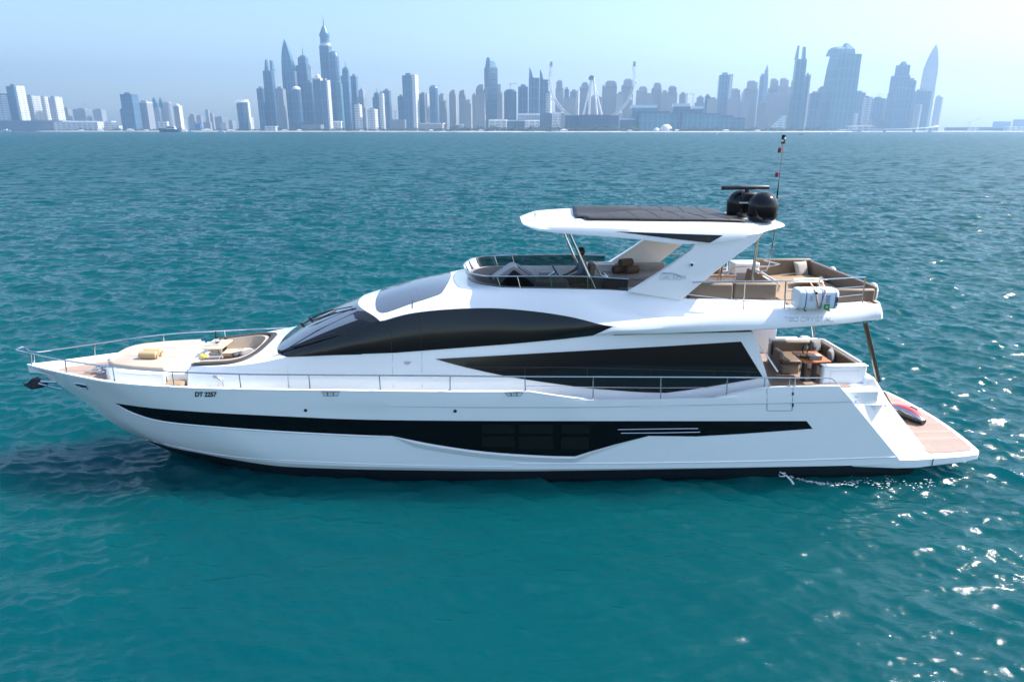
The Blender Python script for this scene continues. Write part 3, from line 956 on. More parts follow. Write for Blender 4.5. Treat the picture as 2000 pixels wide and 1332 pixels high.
# legs
for s in (1, -1):
    A = [P(1372, 481, 1.74), P(1478, 464, 1.70), P(1332, 586, 1.80), P(1228, 570.5, 1.78)]
    tin = .15
    mb = MB()
    bul = []
    n = 14
    for i in range(n + 1):
        f = i / n
        l_ = Vector(lin(A[0], A[3], f)); r_ = Vector(lin(A[1], A[2], f))
        fl = .28 * (1 - f) ** 3
        r_.x += fl * .55; l_.x -= fl * .6
        if f == 0: l_.z += .1; r_.z += .1
        o_ = .015 * math.sin(f * math.pi)
        ring = [(l_.x, l_.y - .03, l_.z), (l_.x + .04, l_.y + o_, l_.z), (r_.x - .04, r_.y + o_, r_.z), (r_.x, r_.y - .03, r_.z), (r_.x - .02, r_.y - tin, r_.z), (l_.x + .02, l_.y - tin, l_.z)]
        bul.append([(p[0], -p[1] * s, p[2]) for p in ring])
    mb.loft(bul, closed=True, flip=(s > 0), cap=True)
    leg = mb.build('hardtop_leg', M['gel'], yacht, angle=35)
    if s > 0:
        BVS = MB(); BVS.loft(bul, closed=True); BVS.bm.normal_update(); BV_LEG = BVHTree.FromBMesh(BVS.bm)
    c = P(1350, 517, 1.78)
    m_ = MB(); m_.lathe([(.055, -.02), (.055, .02), (.035, .03), (.03, .012)], 16)
    o = m_.build('speaker', M['white'], yacht, loc=(c[0], -c[1] * s, c[2])); o.rotation_euler = (R(90) * s, 0, 0)
    m_ = MB(); m_.lathe([(.03, 0), (.03, .05), (.02, .06)], 12)
    o = m_.build('speaker_grille', M['letter'], yacht, loc=(c[0] + .01, -c[1] * s, c[2])); o.rotation_euler = (R(90) * s, 0, 0)
# steel hardtop supports
def pole(a, b, r=.035, name='hardtop_post', m='steel'):
    return MB().tube([a, b], r, 10).build(name, M[m], yacht)
for s in (1, -1):
    bt, bb = (1.40, 1.52) if s > 0 else (1.05, 1.2)
    a, b = P(1112, 457, 1.40), P(1162, 566, 1.50)
    pole((a[0], -a[1] * s, a[2] + .05), (b[0], -b[1] * s, b[2]), .038)
    a, b = P(1485, 462, .95), P(1478, 520, .95)
    pole((6.05, -1.05 * s, 6.25), (5.85 + .12, -1.15 * s, 4.35), .04)
a, b = P(1523, 455, .8), P(1518, 530, .8)
mb = MB(); mb.tube([(6.6, -.75, 6.33), (6.55, -.72, 5.3), (6.5, -.72, 5.15), (6.2, -.7, 5.1)], .02, 8); mb.build('hand_rail', M['steel'], yacht)
# ------------------------------------------------------------------ foredeck: sunpad, lounge trunk, sofa, tables
def rbox(name, c, d, m, parent=None, bevel=.03, rz=0, ry=0, rx=0, taper=1.0, seg=2, loc=None):
    return MB().box(c, d, rz, ry, rx, taper).build(name, m, parent, bevel=bevel, seg=seg, loc=loc)
mb = MB()
half = [(-10.55, 0), (-10.53, .45), (-10.42, .80), (-10.2, .98), (-9.6, 1.2), (-8.74, 1.34)]
ol = [(u, -b) for u, b in half[::-1]] + [(u, b) for u, b in half[1:]]
mb.loft([[(u, v * 1.03, 2.40) for u, v in ol], [(u, v * 1.01, 2.78) for u, v in ol], [(u + .03 * (1 if u < -10 else 0), v * .97, 2.83) for u, v in ol]], closed=True, cap=True)
mb.build('sunpad_plinth', M['gel'], yacht, angle=35)
ol2 = [(u * .97 - .27 if u < -9 else u - .04, v * .90) for u, v in ol]
mb = MB()
mb.loft([[(u, v, 2.832) for u, v in ol2], [(u, v * 1.0, 2.90) for u, v in ol2], [(u * .995 - .045, v * .96, 2.935) for u, v in ol2]], closed=True, cap=True)
pad = mb.build('sunpad', M['sand'], yacht, angle=50)
for v in (-.42, .42):
    MB().tube([(-10.2, v * .6, 2.937), (-8.8, v, 2.937)], .006, 5).build('cushion_seam', M['taupel'], pad)
rbox('foredeck_step', (-8.46, 0, 2.60), (.54, 2.5, .34), M['deck'], yacht, .03)
rbox('step_tread', (-8.45, -1.42, 2.52), (.42, .30, .16), M['teakd'], yacht, .01)
# trunk round the lounge, rising into the deckhouse
TL = [(-8.16, 1.18, 2.93), (-7.6, 1.36, 2.98), (-7.1, 1.46, 3.02), (-6.5, 1.57, 3.10), (-6.0, 1.63, 3.20), BELT(U_B0)]
tl = Line([(p[0], p[1], p[2]) for p in TL])
mb = MB()
rows = []
for i in range(31):
    u = tl.u0 + (tl.u1 - tl.u0) * i / 30
    t = tl(u); bb = max(t[1] + .12, min(base_b(u), sheer(u)[1] - .4))
    rows.append([nv((u, bb + (t[1] - bb) * f + .03 * math.sin(f * math.pi), 2.40 + (t[2] - 2.40) * f)) for f in (0, .25, .5, .75, .93, 1)])
mb.loft(rows, flip=True); mb.loft([mir(r) for r in rows])
a = rows[0]; mb.loft([a, mir(a)])
mb.build('trunk_side', M['gel'], yacht, angle=25)
def trunk_top(u, b):
    t = tl(min(max(u, tl.u0), tl.u1))
    crown = .02 + .13 * min(1, max(0, (u + 6.9) / .9))
    return t[2] + crown * (1 - min(1, abs(b) / max(t[1], .1)) ** 2)
hole = [(-8.05, 1.06), (-7.3, 1.18), (-6.95, 1.13), (-6.72, .95), (-6.6, .6), (-6.56, 0)]
hole_o = cr(hole, 4)
hol = [(u, -b) for u, b in hole_o] + [(u, b) for u, b in hole_o[:-1][::-1]]
nearT = [(tl.u0 + (tl.u1 - tl.u0) * i / 16, tl(tl.u0 + (tl.u1 - tl.u0) * i / 16)[1]) for i in range(17)]
wsb = [arcpt(WB, i / 12)[:2] for i in range(12)]
outer = [(u, -b) for u, b in nearT] + [(u, -b) for u, b in wsb[::-1]] + [(u, b) for u, b in wsb[1:]] + [(u, b) for u, b in nearT[::-1]]
pts = [Vector(p) for p in outer] + [Vector(p) for p in hol]
no, nh = len(outer), len(hol)
ed = [(i, (i + 1) % no) for i in range(no)] + [(no + i, no + (i + 1) % nh) for i in range(nh)]
vs, es, fs_, *_ = geometry.delaunay_2d_cdt(pts, ed, [], 1, 1e-4)
mb = MB(); vv = [mb.bm.verts.new((v.x, v.y, trunk_top(v.x, v.y))) for v in vs]
def inside(p, poly):
    r = False
    for i in range(len(poly)):
        a_, b_ = poly[i], poly[i - 1]
        if (a_[1] > p[1]) != (b_[1] > p[1]) and p[0] < (b_[0] - a_[0]) * (p[1] - a_[1]) / (b_[1] - a_[1]) + a_[0]: r = not r
    return r
for f in fs_:
    c = sum((vs[i] for i in f), Vector((0, 0))) / len(f)
    if not inside(c, hol): mb.face([vv[i] for i in f])
mb.build('trunk_top', M['gel'], yacht, angle=40)
mb = MB()
mb.loft([[(u, v, trunk_top(u, v) - .005) for u, v in hol], [(u * .995 - .035, v * .985, 2.45) for u, v in hol]])
mb.build('lounge_lining', M['taupel'], yacht)
mb = MB(); mb.poly([(u, v, 2.47) for u, v in hol]); mb.build('lounge_floor', M['teak'], yacht)
# coaming: dark padded band round the lounge
path = [(u, v) for u, v in ([(-8.12, -1.12)] + hol + [(-8.12, 1.12)])]
rows = []
for i, (u, v) in enumerate(path):
    a_ = Vector(path[max(i - 1, 0)]); b_ = Vector(path[min(i + 1, len(path) - 1)])
    n_ = Vector((b_.y - a_.y, -(b_.x - a_.x))).normalized()
    if n_.dot(Vector((u + 7.4, v))) < 0: n_ = -n_
    z = trunk_top(u, v)
    rows.append([(u + n_.x * k, v + n_.y * k, z + h) for k, h in ((-.03, -.06), (-.03, .035), (.0, .055), (.13, .05), (.16, .0))])
MB_ = MB(); MB_.loft(rows); MB_.face(MB_.verts(rows[0])); MB_.face(MB_.verts(rows[-1])); MB_.build('lounge_coaming', M['dark_trim'] if 'dark_trim' in M else M['satin'], yacht, angle=40)
# U sofa
ins = [(-7.95, 1.0), (-7.3, 1.1), (-6.98, 1.05), (-6.78, .88), (-6.68, .55), (-6.64, 0)]
mid = [(-7.95, .82), (-7.35, .92), (-7.1, .88), (-6.94, .74), (-6.85, .5), (-6.82, 0)]
inn = [(-7.95, .42), (-7.55, .46), (-7.45, .44), (-7.38, .38), (-7.35, .25), (-7.34, 0)]
def ush(l):
    c = cr(l, 4); return [(u, -b) for u, b in c] + [(u, b) for u, b in c[:-1][::-1]]
A_, B_, C_ = ush(ins), ush(mid), ush(inn)
mb = MB(); mb.loft([[(p[0], p[1], 2.72), (p[0], p[1], 2.99 + .1 * (p[0] + 7.95) / 1.3), ((p[0] + q[0]) / 2, (p[1] + q[1]) / 2, 3.0 + .1 * (p[0] + 7.95) / 1.3), (q[0], q[1], 2.74)] for p, q in zip(A_, B_)])
mb.build('lounge_backrest', M['taupel'], yacht, angle=60)
mb = MB(); mb.loft([[(q[0], q[1], 2.74), (r[0], r[1], 2.74), (r[0], r[1], 2.66)] for q, r in zip(B_, C_)]); mb.build('lounge_seat', M['sand'], yacht, angle=40)
mb = MB(); mb.loft([[(r[0] + .03, r[1] * 1.02, 2.66), (r[0] + .03, r[1] * 1.02, 2.46)] for r in C_]); mb.build('seat_base', M['taupe'], yacht)
def ped_table(name, corners, z, m, th=.03, leg=None, parent=yacht, zl=2.46):
    mb = MB(); mb.prism([(u, v, z - th) for u, v in corners], (0, 0, th))
    o = mb.build(name, m, parent, bevel=.008)
    c = (sum(p[0] for p in corners) / len(corners), sum(p[1] for p in corners) / len(corners))
    MB().tube([(c[0], c[1], zl), (c[0], c[1], z - th)], .05, 12).build('table_leg', M['steel'], o)
    return o
def uv(px, py, z):
    p = atz(px, py, z); return (p[0], p[1])
tz = 3.02
ped_table('lounge_table', [uv(392, 681, tz), uv(433, 681, tz), uv(455, 663.5, tz), uv(418, 662.5, tz)], tz, M['tablep'])
tz2 = 2.92
ped_table('lounge_table', [uv(378, 708, tz2), uv(424, 706, tz2), uv(424, 691, tz2), uv(396, 692, tz2)], tz2, M['tablep'])

# ------------------------------------------------------------------ guard rails
def bs(u): return sheer(min(max(u, -12.7), 7.86))[1]
near_px = [(60, 690), (90, 697), (127, 704), (220, 717), (336, 726), (467, 730.5), (603, 732), (741, 733), (879, 734), (1025, 735.5), (1159, 736), (1291, 736.5), (1421, 737), (1494, 737.5), (1560, 738), (1618, 738.5), (1629, 742), (1641, 755)]
def rail_pt(px, py, off=.05):
    b = 1.0
    for _ in range(12):
        p = P(px, py, b); b = max(.05, bs(p[0]) - off)
    return P(px, py, b)
rp = [rail_pt(*p) for p in near_px]
nose = [(-13.02, 0, 3.09), (-12.97, .14, 3.085)]
posts = [((60, 690), (63, 715)), ((127, 704), (131, 732)), ((220, 717), (225, 748)), ((336, 726), (341, 756.5)), ((467, 730.5), (471, 759.5)), ((603, 732), (606, 761.5)), ((741, 733), (743, 762)), ((879, 734), (879, 763.5)), ((1025, 735.5), (1026, 764)), ((1159, 736), (1158, 781)), ((1291, 736.5), (1290, 793)), ((1421, 737), (1419, 772)), ((1494, 737.5), (1493, 757)), ((1504, 737.5), (1503, 756)), ((1543, 738), (1542, 755)), ((1553, 738), (1552, 755))]
for s in (1, -1):
    c3 = cr(nose + [(p[0], p[1], p[2]) for p in rp], 4)
    rail = MB().tube([(p[0], -p[1] * s, p[2]) for p in c3], .02, 8).build('guard_rail', M['steel'], yacht)
    for a_, b_ in posts:
        p, q = rail_pt(*a_), rail_pt(*b_, .055)
        q = (q[0], q[1], top_z(q[0]) + .005)
        mb = MB(); mb.tube([(p[0], -p[1] * s, p[2]), (q[0], -q[1] * s, q[2])], .014, 8)
        mb.tube([(q[0], -q[1] * s, q[2]), (q[0], -q[1] * s, q[2] + .05)], .022, 8)
        mb.build('stanchion', M['steel'], rail)
    lw = [rail_pt(x, y, .052) for x, y in ((1026, 753.5), (1158, 756), (1290, 757.5), (1420, 756.5))]
    MB().tube([(p[0], -p[1] * s, p[2]) for p in lw], .008, 6).build('lower_rail', M['steel'], rail)
    # recessed mooring cleats in the bulwark
    for x in (646, 1004):
        mb = MB()
        g = [hit(BV_HULL, x + dx, 762 + dy)[0] + Vector((0, -.006, 0)) for dx, dy in ((-18, -1), (18, -1), (13, 10.5), (-13, 10.5))]
        g = [Vector((p.x, p.y * s, p.z)) for p in g]
        fr_ = [p for p in g]
        mb.poly(g if s < 0 else g[::-1])
        cl = mb.build('cleat_recess', M['deck'], yacht)
        MB().tube(fr_, .012, 6, closed=True).build('recess_rim', M['steel'], cl)
        mb = MB(); cx = (g[0] + g[1] + g[2] + g[3]) / 4
        for k in (-.07, .07): mb.tube([(cx.x + k, cx.y - .02 * s, cx.z - .05), (cx.x + k, cx.y - .03 * s, cx.z + .05)], .015, 8)
        mb.tube([(cx.x - .16, cx.y - .03 * s, cx.z + .055), (cx.x + .16, cx.y - .03 * s, cx.z + .055)], .016, 8)
        mb.build('cleat', M['steel'], cl)
    g = [hit(BV_HULL, x, y)[0] + Vector((0, -.012, 0)) for x, y in ((147, 748), (158, 749.5), (168, 752), (171.5, 759), (160, 757.5), (151.5, 753.5))]
    mb = MB(); gg = [(p.x, p.y * s, p.z) for p in g]; mb.poly(gg if s < 0 else gg[::-1]); fl = mb.build('bow_fairlead', M['letter'], yacht)
    MB().tube(gg, .018, 6, closed=True).build('fairlead_rim', M['steel'], fl)
    d = P(432, 751, bs(-7.2) - .42)
    mb = MB(); mb.tube([(d[0], -d[1] * s, 2.46), (d[0], -d[1] * s - 0, 2.68), (d[0] - .06, -d[1] * s, 2.76), (d[0] - .16, -d[1] * s, 2.78)], .055, 12)
    mb.build('deck_vent', M['chrome'], yacht)
# anchor under the stem
mb = MB()
mb.tube([(-12.0, 0, 2.12), (-12.62, 0, 2.16)], .045, 8); mb.tube([(-12.12, 0, 1.93), (-12.7, 0, 2.10)], .03, 8)
anc = mb.build('anchor', M['chrome'], yacht)
mb = MB()
for s in (1, -1):
    mb.loft([[(-13.06, .02 * s, 2.05), (-12.98, .16 * s, 2.17), (-12.86, .26 * s, 2.2)], [(-12.9, .0, 1.96), (-12.8, .15 * s, 2.0), (-12.7, .26 * s, 2.08)], [(-12.6, 0, 2.0), (-12.55, .1 * s, 2.04), (-12.5, .16 * s, 2.1)]])
mb.build('anchor_fluke', M['satin'], anc, solid=.03)
mb = MB(); mb.box((-12.05, 0, 2.28), (.5, .2, .14), ry=R(38)); mb.build('anchor_roller', M['chrome'], yacht, bevel=.02)
# ------------------------------------------------------------------ lettering
GL = {'G': [[(1, .85), (.85, 1), (.15, 1), (0, .85), (0, .15), (.15, 0), (1, 0), (1, .5), (.55, .5)]], 'A': [[(0, 0), (.5, 1), (1, 0)], [(.35, .3), (.8, .3)]], 'L': [[(0, 1), (0, 0), (1, 0)]],
      'E': [[(1, 1), (.1, 1)], [(1, .5), (.1, .5)], [(1, 0), (.1, 0)], [(0.05, 0), (.05, 1)]], 'O': [[(0, 0), (0, 1), (.85, 1), (1, .85), (1, .15), (.85, 0), (0, 0)]], 'N': [[(0, 0), (0, 1), (1, 0), (1, 1)]],
      '7': [[(0, 1), (1, 1), (.45, 0)]], '8': [[(0, 0), (0, 1), (1, 1), (1, 0), (0, 0)], [(0, .52), (1, .52)]], '0': [[(0, 0), (0, 1), (1, 1), (1, 0), (0, 0)]],
      'C': [[(1, 1), (0, 1), (0, 0), (1, 0)]], 'R': [[(0, 0), (0, 1), (1, 1), (1, .5), (.1, .5)], [(.55, .5), (1, 0)]], 'Y': [[(0, 1), (.5, .45), (1, 1)], [(.5, .45), (.5, 0)]],
      'S': [[(1, 1), (0, 1), (0, .5), (1, .5), (1, 0), (0, 0)]], 'T': [[(0, 1), (1, 1)], [(.5, 1), (.5, 0)]], ' ': []}
def letters(name, text, x0, y0, lw, gap, h, sk, bv, m, wid=.9, slope=0.0, off=.006, flip=False):
    mb = MB(); x = x0
    for ch in text:
        if ch == ' ': x += lw * .6; continue
        for st in GL[ch]:
            q = []
            for i in range(len(st) - 1):
                n_ = max(1, int(math.hypot((st[i+1][0]-st[i][0]) * lw, (st[i+1][1]-st[i][1]) * h) / 3))
                q += [lin(st[i], st[i+1], k / n_) for k in range(n_)]
            q.append(st[-1])
            pp = []
            for a_, b_ in q:
                X = x + a_ * lw + b_ * h * sk; Y = y0 - b_ * h + slope * (X - x0)
                p, n_ = hit(bv, X, Y); pp.append(p + n_ * off)
            MBr = []
            for i, p in enumerate(pp):
                d = (pp[min(i + 1, len(pp) - 1)] - pp[max(i - 1, 0)]).normalized()
                side = d.cross(Vector((0, -1, 0))).normalized() * (wid / 160)
                MBr.append([p - side, p + side])
            mb.loft(MBr)
        x += lw + gap
    return mb.build(name, m, yacht, weld=False, smooth=False, solid=.006)
letters('maker_lettering', 'GALEON', 1289, 546, 6.4, 2.1, 8.5, .05, BV_LEG, M['lgrey'], .42)
strip('maker_emblem', cr([(1291, 534), (1300, 533), (1312, 533.5), (1322, 536), (1329, 541), (1318, 537), (1304, 535), (1291, 534)], 3), BV_LEG, M['lgrey'], .008, mirror=False, off=.004)
letters('model_lettering', '780 CRYSTAL', 1532, 627.5, 7.2, 2.2, 7.5, .0, BV_WING, M['chrome'], .75)
def text_mesh(name, s, size, m, parent):
    cu = bpy.data.curves.new(name, 'FONT'); cu.body = s; cu.size = size; cu.extrude = .004; cu.offset = .0055; cu.space_character = 1.0
    o = bpy.data.objects.new(name, cu); col.objects.link(o)
    bpy.context.view_layer.update()
    me = bpy.data.meshes.new_from_object(o.evaluated_get(bpy.context.evaluated_depsgraph_get()))
    col.objects.unlink(o); bpy.data.objects.remove(o)
    me.materials.clear(); me.materials.append(m)
    r = bpy.data.objects.new(name, me); col.objects.link(r)
    if parent: r.parent = parent
    return r
for s in (1, -1):
    a_, n1 = hit(BV_HULL, 381, 774); b_, _ = hit(BV_HULL, 424, 774); c_, _ = hit(BV_HULL, 381, 764)
    ex = (b_ - a_).normalized(); ez = (c_ - a_).normalized(); ny = ex.cross(ez)
    if s < 0:
        fl = lambda v: Vector((v.x, -v.y, v.z)); a_, b_, c_ = fl(b_), fl(a_), fl(c_) + (fl(b_) - fl(a_)) ; ex = (b_ - a_).normalized(); ez = fl(ez); ny = ex.cross(ez)
    t_ = text_mesh('registration_number', 'DT 2257', .185, M['letter'], yacht)
    for v in t_.data.vertices:
        x, y, z = v.co; x = x * .82 + y * .02
        v.co = a_ + ex * x + ez * y + ny * (z + .012)

# ------------------------------------------------------------------ wipers, searchlight, domes, mast
for bx, by, tx, ty in ((540, 688, 655, 655), (592, 636, 652, 608), (608, 625, 690, 602)):
    p, n = hit(BV_WS, bx, by); q, n2 = hit(BV_WS, tx, ty)
    p = p + n * .03; q = q + n2 * .05; m1 = p.lerp(q, .55) + n * .06
    mb = MB(); mb.tube([p, m1, q], .014, 6)
    wpr = mb.build('wiper', M['satin'], yacht)
    d = (q - p).normalized(); sid = d.cross(n).normalized()
    e0, e1 = m1 + (q - p) * -.12 - n * .06 , q + (q - p) * .1
    p0, _ = hit(BV_WS, bx + (tx - bx) * .30, by + (ty - by) * .30 + 1.5); p1, _ = hit(BV_WS, tx + (tx - bx) * .08, ty + (ty - by) * .08 + 3)
    MB().tube([p0 + n * .02, p0.lerp(p1, .5) + n * .02, p1 + n * .02], .013, 6).build('wiper_blade', M['letter'], wpr)
    MB().lathe([(.045, -.03), (.045, .04), (.02, .06)], 12).build('wiper_pivot', M['satin'], wpr, loc=p)
a_ = P(1048, 421, .35)
mb = MB(); mb.lathe([(.03, -.1), (.03, -.04), (.06, -.03), (.075, .02), (.075, .09), (.06, .11)], 16, a_[:1] + (-a_[1],) + (a_[2] - .03,))
sl_ = mb.build('searchlight', M['white'], yacht)
def dome(name, px, py, z, r, h):
    u, v, _ = atz(px, py, z)
    prof = [(r * .75, 0), (r * .93, .05), (r, .14), (r * 1.0, h - r * 1.0)] + [(r * math.cos(a), h - r + r * math.sin(a)) for a in [R(k) for k in (8, 18, 28, 38, 48, 58, 68, 78, 86)]]
    mb = MB(); mb.lathe(prof, 32, (u, v, z)); return mb.build(name, M['black'], yacht, angle=40)
dome('satellite_dome', 1487, 432, 6.43, .36, .72)
dome('satellite_dome', 1443, 423, 6.45, .33, .68)
u_, v_, z_ = P(1456, 367, .30)
mb = MB(); mb.box((u_, -.30, z_), (1.26, .11, .10), rz=R(4)); rad = mb.build('radar_scanner', M['satin'], yacht, bevel=.03)
mb = MB(); mb.box((u_ + .1, -.30, z_ - .23), (.40, .30, .24)); mb.box((u_ + .05, -.3, z_ - .08), (.12, .12, .1)); mb.build('radar_motor', M['satin'], rad, bevel=.06)
mb = MB()
for k, l in ((-.18, -.05), (.25, -.05), (.05, .15)): mb.tube([(u_ + k * .5, -.3 + l * .5, z_ - .34), (u_ + k, -.3 + l, 6.46)], .018, 8)
mb.box((u_ + .08, -.3, z_ - .36), (.5, .34, .03))
mb.build('radar_bracket', M['white'], rad)
mu, mv_, mz = P(1515, 408, .15)
mt, mtv, mtz = P(1531, 266, .15)
mb = MB(); mb.tube([(mu - .1, -.15, 6.45), (mu, -.15, mz + .25), (mt, -.15, mtz - .05)], .022, 8)
mast = mb.build('mast', M['steel'], yacht)
dvec = Vector((mt - mu, 0, mtz - mz))
def on_mast(f): return Vector((mu, -.15, mz)) + dvec * f
for f, m_, r_ in ((.985, 'satin', .05), (.955, 'white', .05), (.93, 'satin', .05)):
    p = on_mast(f); MB().lathe([(r_, -.06), (r_, .05)], 12, p).build('mast_light', M[m_], mast)
for f in (.81, .475):
    p = on_mast(f); MB().lathe([(.035, -.06), (.045, 0), (.035, .06)], 12, (p.x - .07, p.y, p.z)).build('signal_light', M['redd'], mast)
for p1, p2, r_ in (((1482, 432, .75), (1597, 392, .75), .008), ((1507, 386, .1), (1568, 379, .1), .014), ((1512, 393, -.1), (1552, 380, -.1), .012)):
    a_, b_ = P(*p1), P(*p2)
    MB().tube([nv(a_), nv(b_)], r_, 6, r1=r_ * .6).build('whip_antenna', M['satin' if r_ < .01 else 'steel'], yacht)

# ------------------------------------------------------------------ flybridge furniture
mb = MB()                                              # helm console: two peaked dash hoods
for v0, v1 in ((-.42, .28),):
    prof = [(-.50, 4.70), (-.52, 4.90), (-.05, 5.22), (.04, 5.24), (.12, 5.20), (.62, 4.86), (.72, 4.70)]
    mb.prism([(u, v0, z) for u, z in prof], (0, v1 - v0, 0))
con = mb.build('helm_console', M['dash'], yacht, bevel=.025)
mb = MB(); prof = [(-.38, 4.72), (.0, 5.15), (.06, 5.15), (.52, 4.80), (.58, 4.72)]
mb.prism([(u, -.43, z) for u, z in prof], (0, .01, 0)); mb.build('console_side', M['letter'], con)
rbox('instrument_panel', (.36, -.02, 5.05), (.5, .5, .015), M['satin'], con, .005, ry=R(35))
rbox('helm_dash', (1.0, -.05, 4.66), (.9, .85, .42), M['dash'], yacht, .05)
mb = MB(); mb.box((.95, .2, 4.93), (.42, .34, .13)); mb.build('side_dash', M['dash'], yacht, bevel=.03)
c_ = Vector((1.16, .05, 5.02))
ringp = [c_ + Vector((math.sin(R(32)) * -math.sin(a) * .2, math.cos(a) * .2, math.cos(R(32)) * math.sin(a) * .2)) for a in [2 * math.pi * k / 24 for k in range(24)]]
sw = MB().tube(ringp, .018, 8, closed=True).build('steering_wheel', M['satin'], yacht)
mb = MB()
for a in (0, 2.1, 4.2): mb.tube([c_, c_ + Vector((math.sin(R(32)) * -math.sin(a) * .19, math.cos(a) * .19, math.cos(R(32)) * math.sin(a) * .19))], .012, 6)
mb.tube([c_, c_ + Vector((-.2, 0, -.12))], .03, 8)
mb.build('wheel_spokes', M['steel'], sw)
rbox('helm_seat', (1.80, .03, 4.66), (.52, .6, .16), M['taupe'], yacht, .05)
rbox('helm_seat_back', (2.08, .03, 4.98), (.14, .56, .55), M['taupe'], yacht, .05, ry=R(10))
rbox('seat_pedestal', (1.82, .03, 4.42), (.3, .3, .32), M['dash'], yacht, .04)
mb = MB(); mb.tube([(2.2, .32, 5.22), (2.32, .32, 4.96), (2.5, .32, 4.9), (2.5, -.25, 4.9), (2.32, -.25, 4.96), (2.2, -.25, 5.22)], .022, 8); mb.build('seat_rail', M['steel'], yacht)
rbox('companion_seat', (.75, -1.1, 4.52), (1.3, .42, .2), M['grey'], yacht, .05)
rbox('companion_backrest', (.55, -1.1, 4.68), (.55, .36, .16), M['taupe'], yacht, .06)
# far counter and settee
rbox('wet_bar', (2.55, 1.25, 4.62), (1.05, .45, .68), M['gel'], yacht, .03)
rbox('wet_bar_lid', (2.5, 1.22, 4.985), (.85, .46, .05), M['white'], yacht, .02)
rbox('settee_base', (3.45, .72, 4.48), (1.75, .75, .42), M['dash'], yacht, .03)
rbox('settee_seat', (3.45, .72, 4.74), (1.75, .78, .13), M['dash'], yacht, .05)
rbox('settee_back', (3.5, 1.2, 4.86), (1.8, .22, .3), M['dash'], yacht, .06)
rbox('side_locker', (3.2, -1.30, 4.56), (1.2, .4, .56), M['dash'], yacht, .03)
# aft flybridge: near bench, stair hatch, bar cabinet, U sofa, table, rails
mb = MB()
for k, (u0_, u1_) in enumerate(((4.25, 5.35), (5.38, 6.45))):
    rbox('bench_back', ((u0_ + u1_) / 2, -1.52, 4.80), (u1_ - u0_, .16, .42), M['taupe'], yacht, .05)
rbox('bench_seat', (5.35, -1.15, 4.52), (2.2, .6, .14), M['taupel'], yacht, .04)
rbox('bench_base', (5.35, -1.2, 4.38), (2.1, .5, .2), M['gel'], yacht, .02)
rbox('teak_counter', (5.9, 1.45, 4.62), (1.1, .7, .05), M['teak'], yacht, .01)
rbox('counter_base', (5.9, 1.5, 4.44), (1.0, .6, .32), M['gel'], yacht, .02)
rbox('bar_cabinet', (6.75, 1.42, 4.62), (.72, .5, .72), M['gel'], yacht, .03)
rbox('bar_drawer', (6.75, 1.16, 4.52), (.6, .02, .36), M['dash'], yacht, .01)
mb = MB(); prof = [(6.35, 4.3), (6.42, 5.02), (7.02, 4.66), (7.02, 4.3)]
mb.prism([(u, -.1 - .25 * (u - 6.35), z) for u, z in prof], (0, .5, 0)); mb.build('stair_hatch', M['taupe'], yacht, bevel=.03)
mb = MB(); mb.tube([(6.38, -.06, 5.05), (6.45, -.08, 5.07), (7.02, -.25, 4.74), (7.08, -.27, 4.66), (7.08, -.27, 4.3)], .028, 8); mb.build('hatch_rail', M['steel'], yacht)
mb = MB(); mb.tube([(6.15, 1.1, 4.66), (6.3, 1.05, 4.88), (6.5, 1.0, 4.92), (7.3, .95, 4.92), (7.55, .9, 4.99), (7.1, .95, 5.1)], .02, 8); mb.tube([(6.95, 1.0, 4.35), (6.95, 1.0, 4.92)], .018, 8); mb.build('cabinet_rail', M['steel'], yacht)
zS = CW(8.0)[2]
def bench(name, c, d, m, **k): return rbox(name, c, d, m, yacht, .05, **k)
bench('sofa_back', (8.0, 1.78, 4.74), (1.75, .15, .5), M['taupe'])
bench('sofa_back', (8.86, .05, 4.68), (.15, 3.5, .5), M['taupe'])
bench('sofa_back', (8.30, -1.72, 4.60), (1.05, .15, .56), M['taupe'])
bench('sofa_seat', (7.95, 1.42, 4.44), (1.7, .6, .14), M['sand'])
bench('sofa_seat', (8.52, 0.0, 4.44), (.55, 2.3, .14), M['sand'])
bench('sofa_seat', (8.25, -1.38, 4.42), (1.0, .55, .14), M['taupel'])
bench('sofa_base', (8.0, 1.45, 4.25), (1.6, .5, .26), M['gel'])
bench('sofa_base', (8.5, 0, 4.24), (.5, 2.4, .26), M['gel'])
bench('sofa_base', (8.25, -1.4, 4.22), (.95, .5, .26), M['gel'])
ped_table('flybridge_table', [uv(1552, 551, 4.68), uv(1610, 551, 4.68), uv(1598, 542, 4.68), uv(1549, 543, 4.68)], 4.68, M['tablep'], zl=4.2)
fr_top = [P(x, y, b) for x, y, b in ((1352, 551, 1.84), (1455, 549.5, 1.92), (1535, 549, 1.98), (1600, 546.5, 1.98), (1690, 542, 1.93))]
fr_bot = [P(x, y, b) for x, y, b in ((1340, 586, 1.84), (1452, 606, 2.02), (1532, 603.5, 2.03), (1602, 601, 2.02), (1684, 590, 1.96))]
for s in (1, -1):
    top_ = [(p[0], -p[1] * s, p[2]) for p in fr_top]
    if s < 0: top_ = top_[:3]
    frl = MB().tube(top_, .018, 8).build('flybridge_rail', M['steel'], yacht)
    for f in (.36, .68):
        MB().tube([tuple(a_ + (b_ - a_) * f for a_, b_ in zip((p[0], -p[1] * s, p[2]), (q[0], -q[1] * s, q[2]))) for p, q in zip(fr_top, fr_bot)][(0 if f > .5 else 2):(5 if s > 0 else 3)], .011, 6).build('mid_rail', M['steel'], frl)
    for p, q in list(zip(fr_top, fr_bot))[1:(5 if s > 0 else 3)]:
        MB().tube([(p[0], -p[1] * s, p[2]), (q[0], -q[1] * s, q[2] - .02)], .017, 8).build('stanchion', M['steel'], frl)
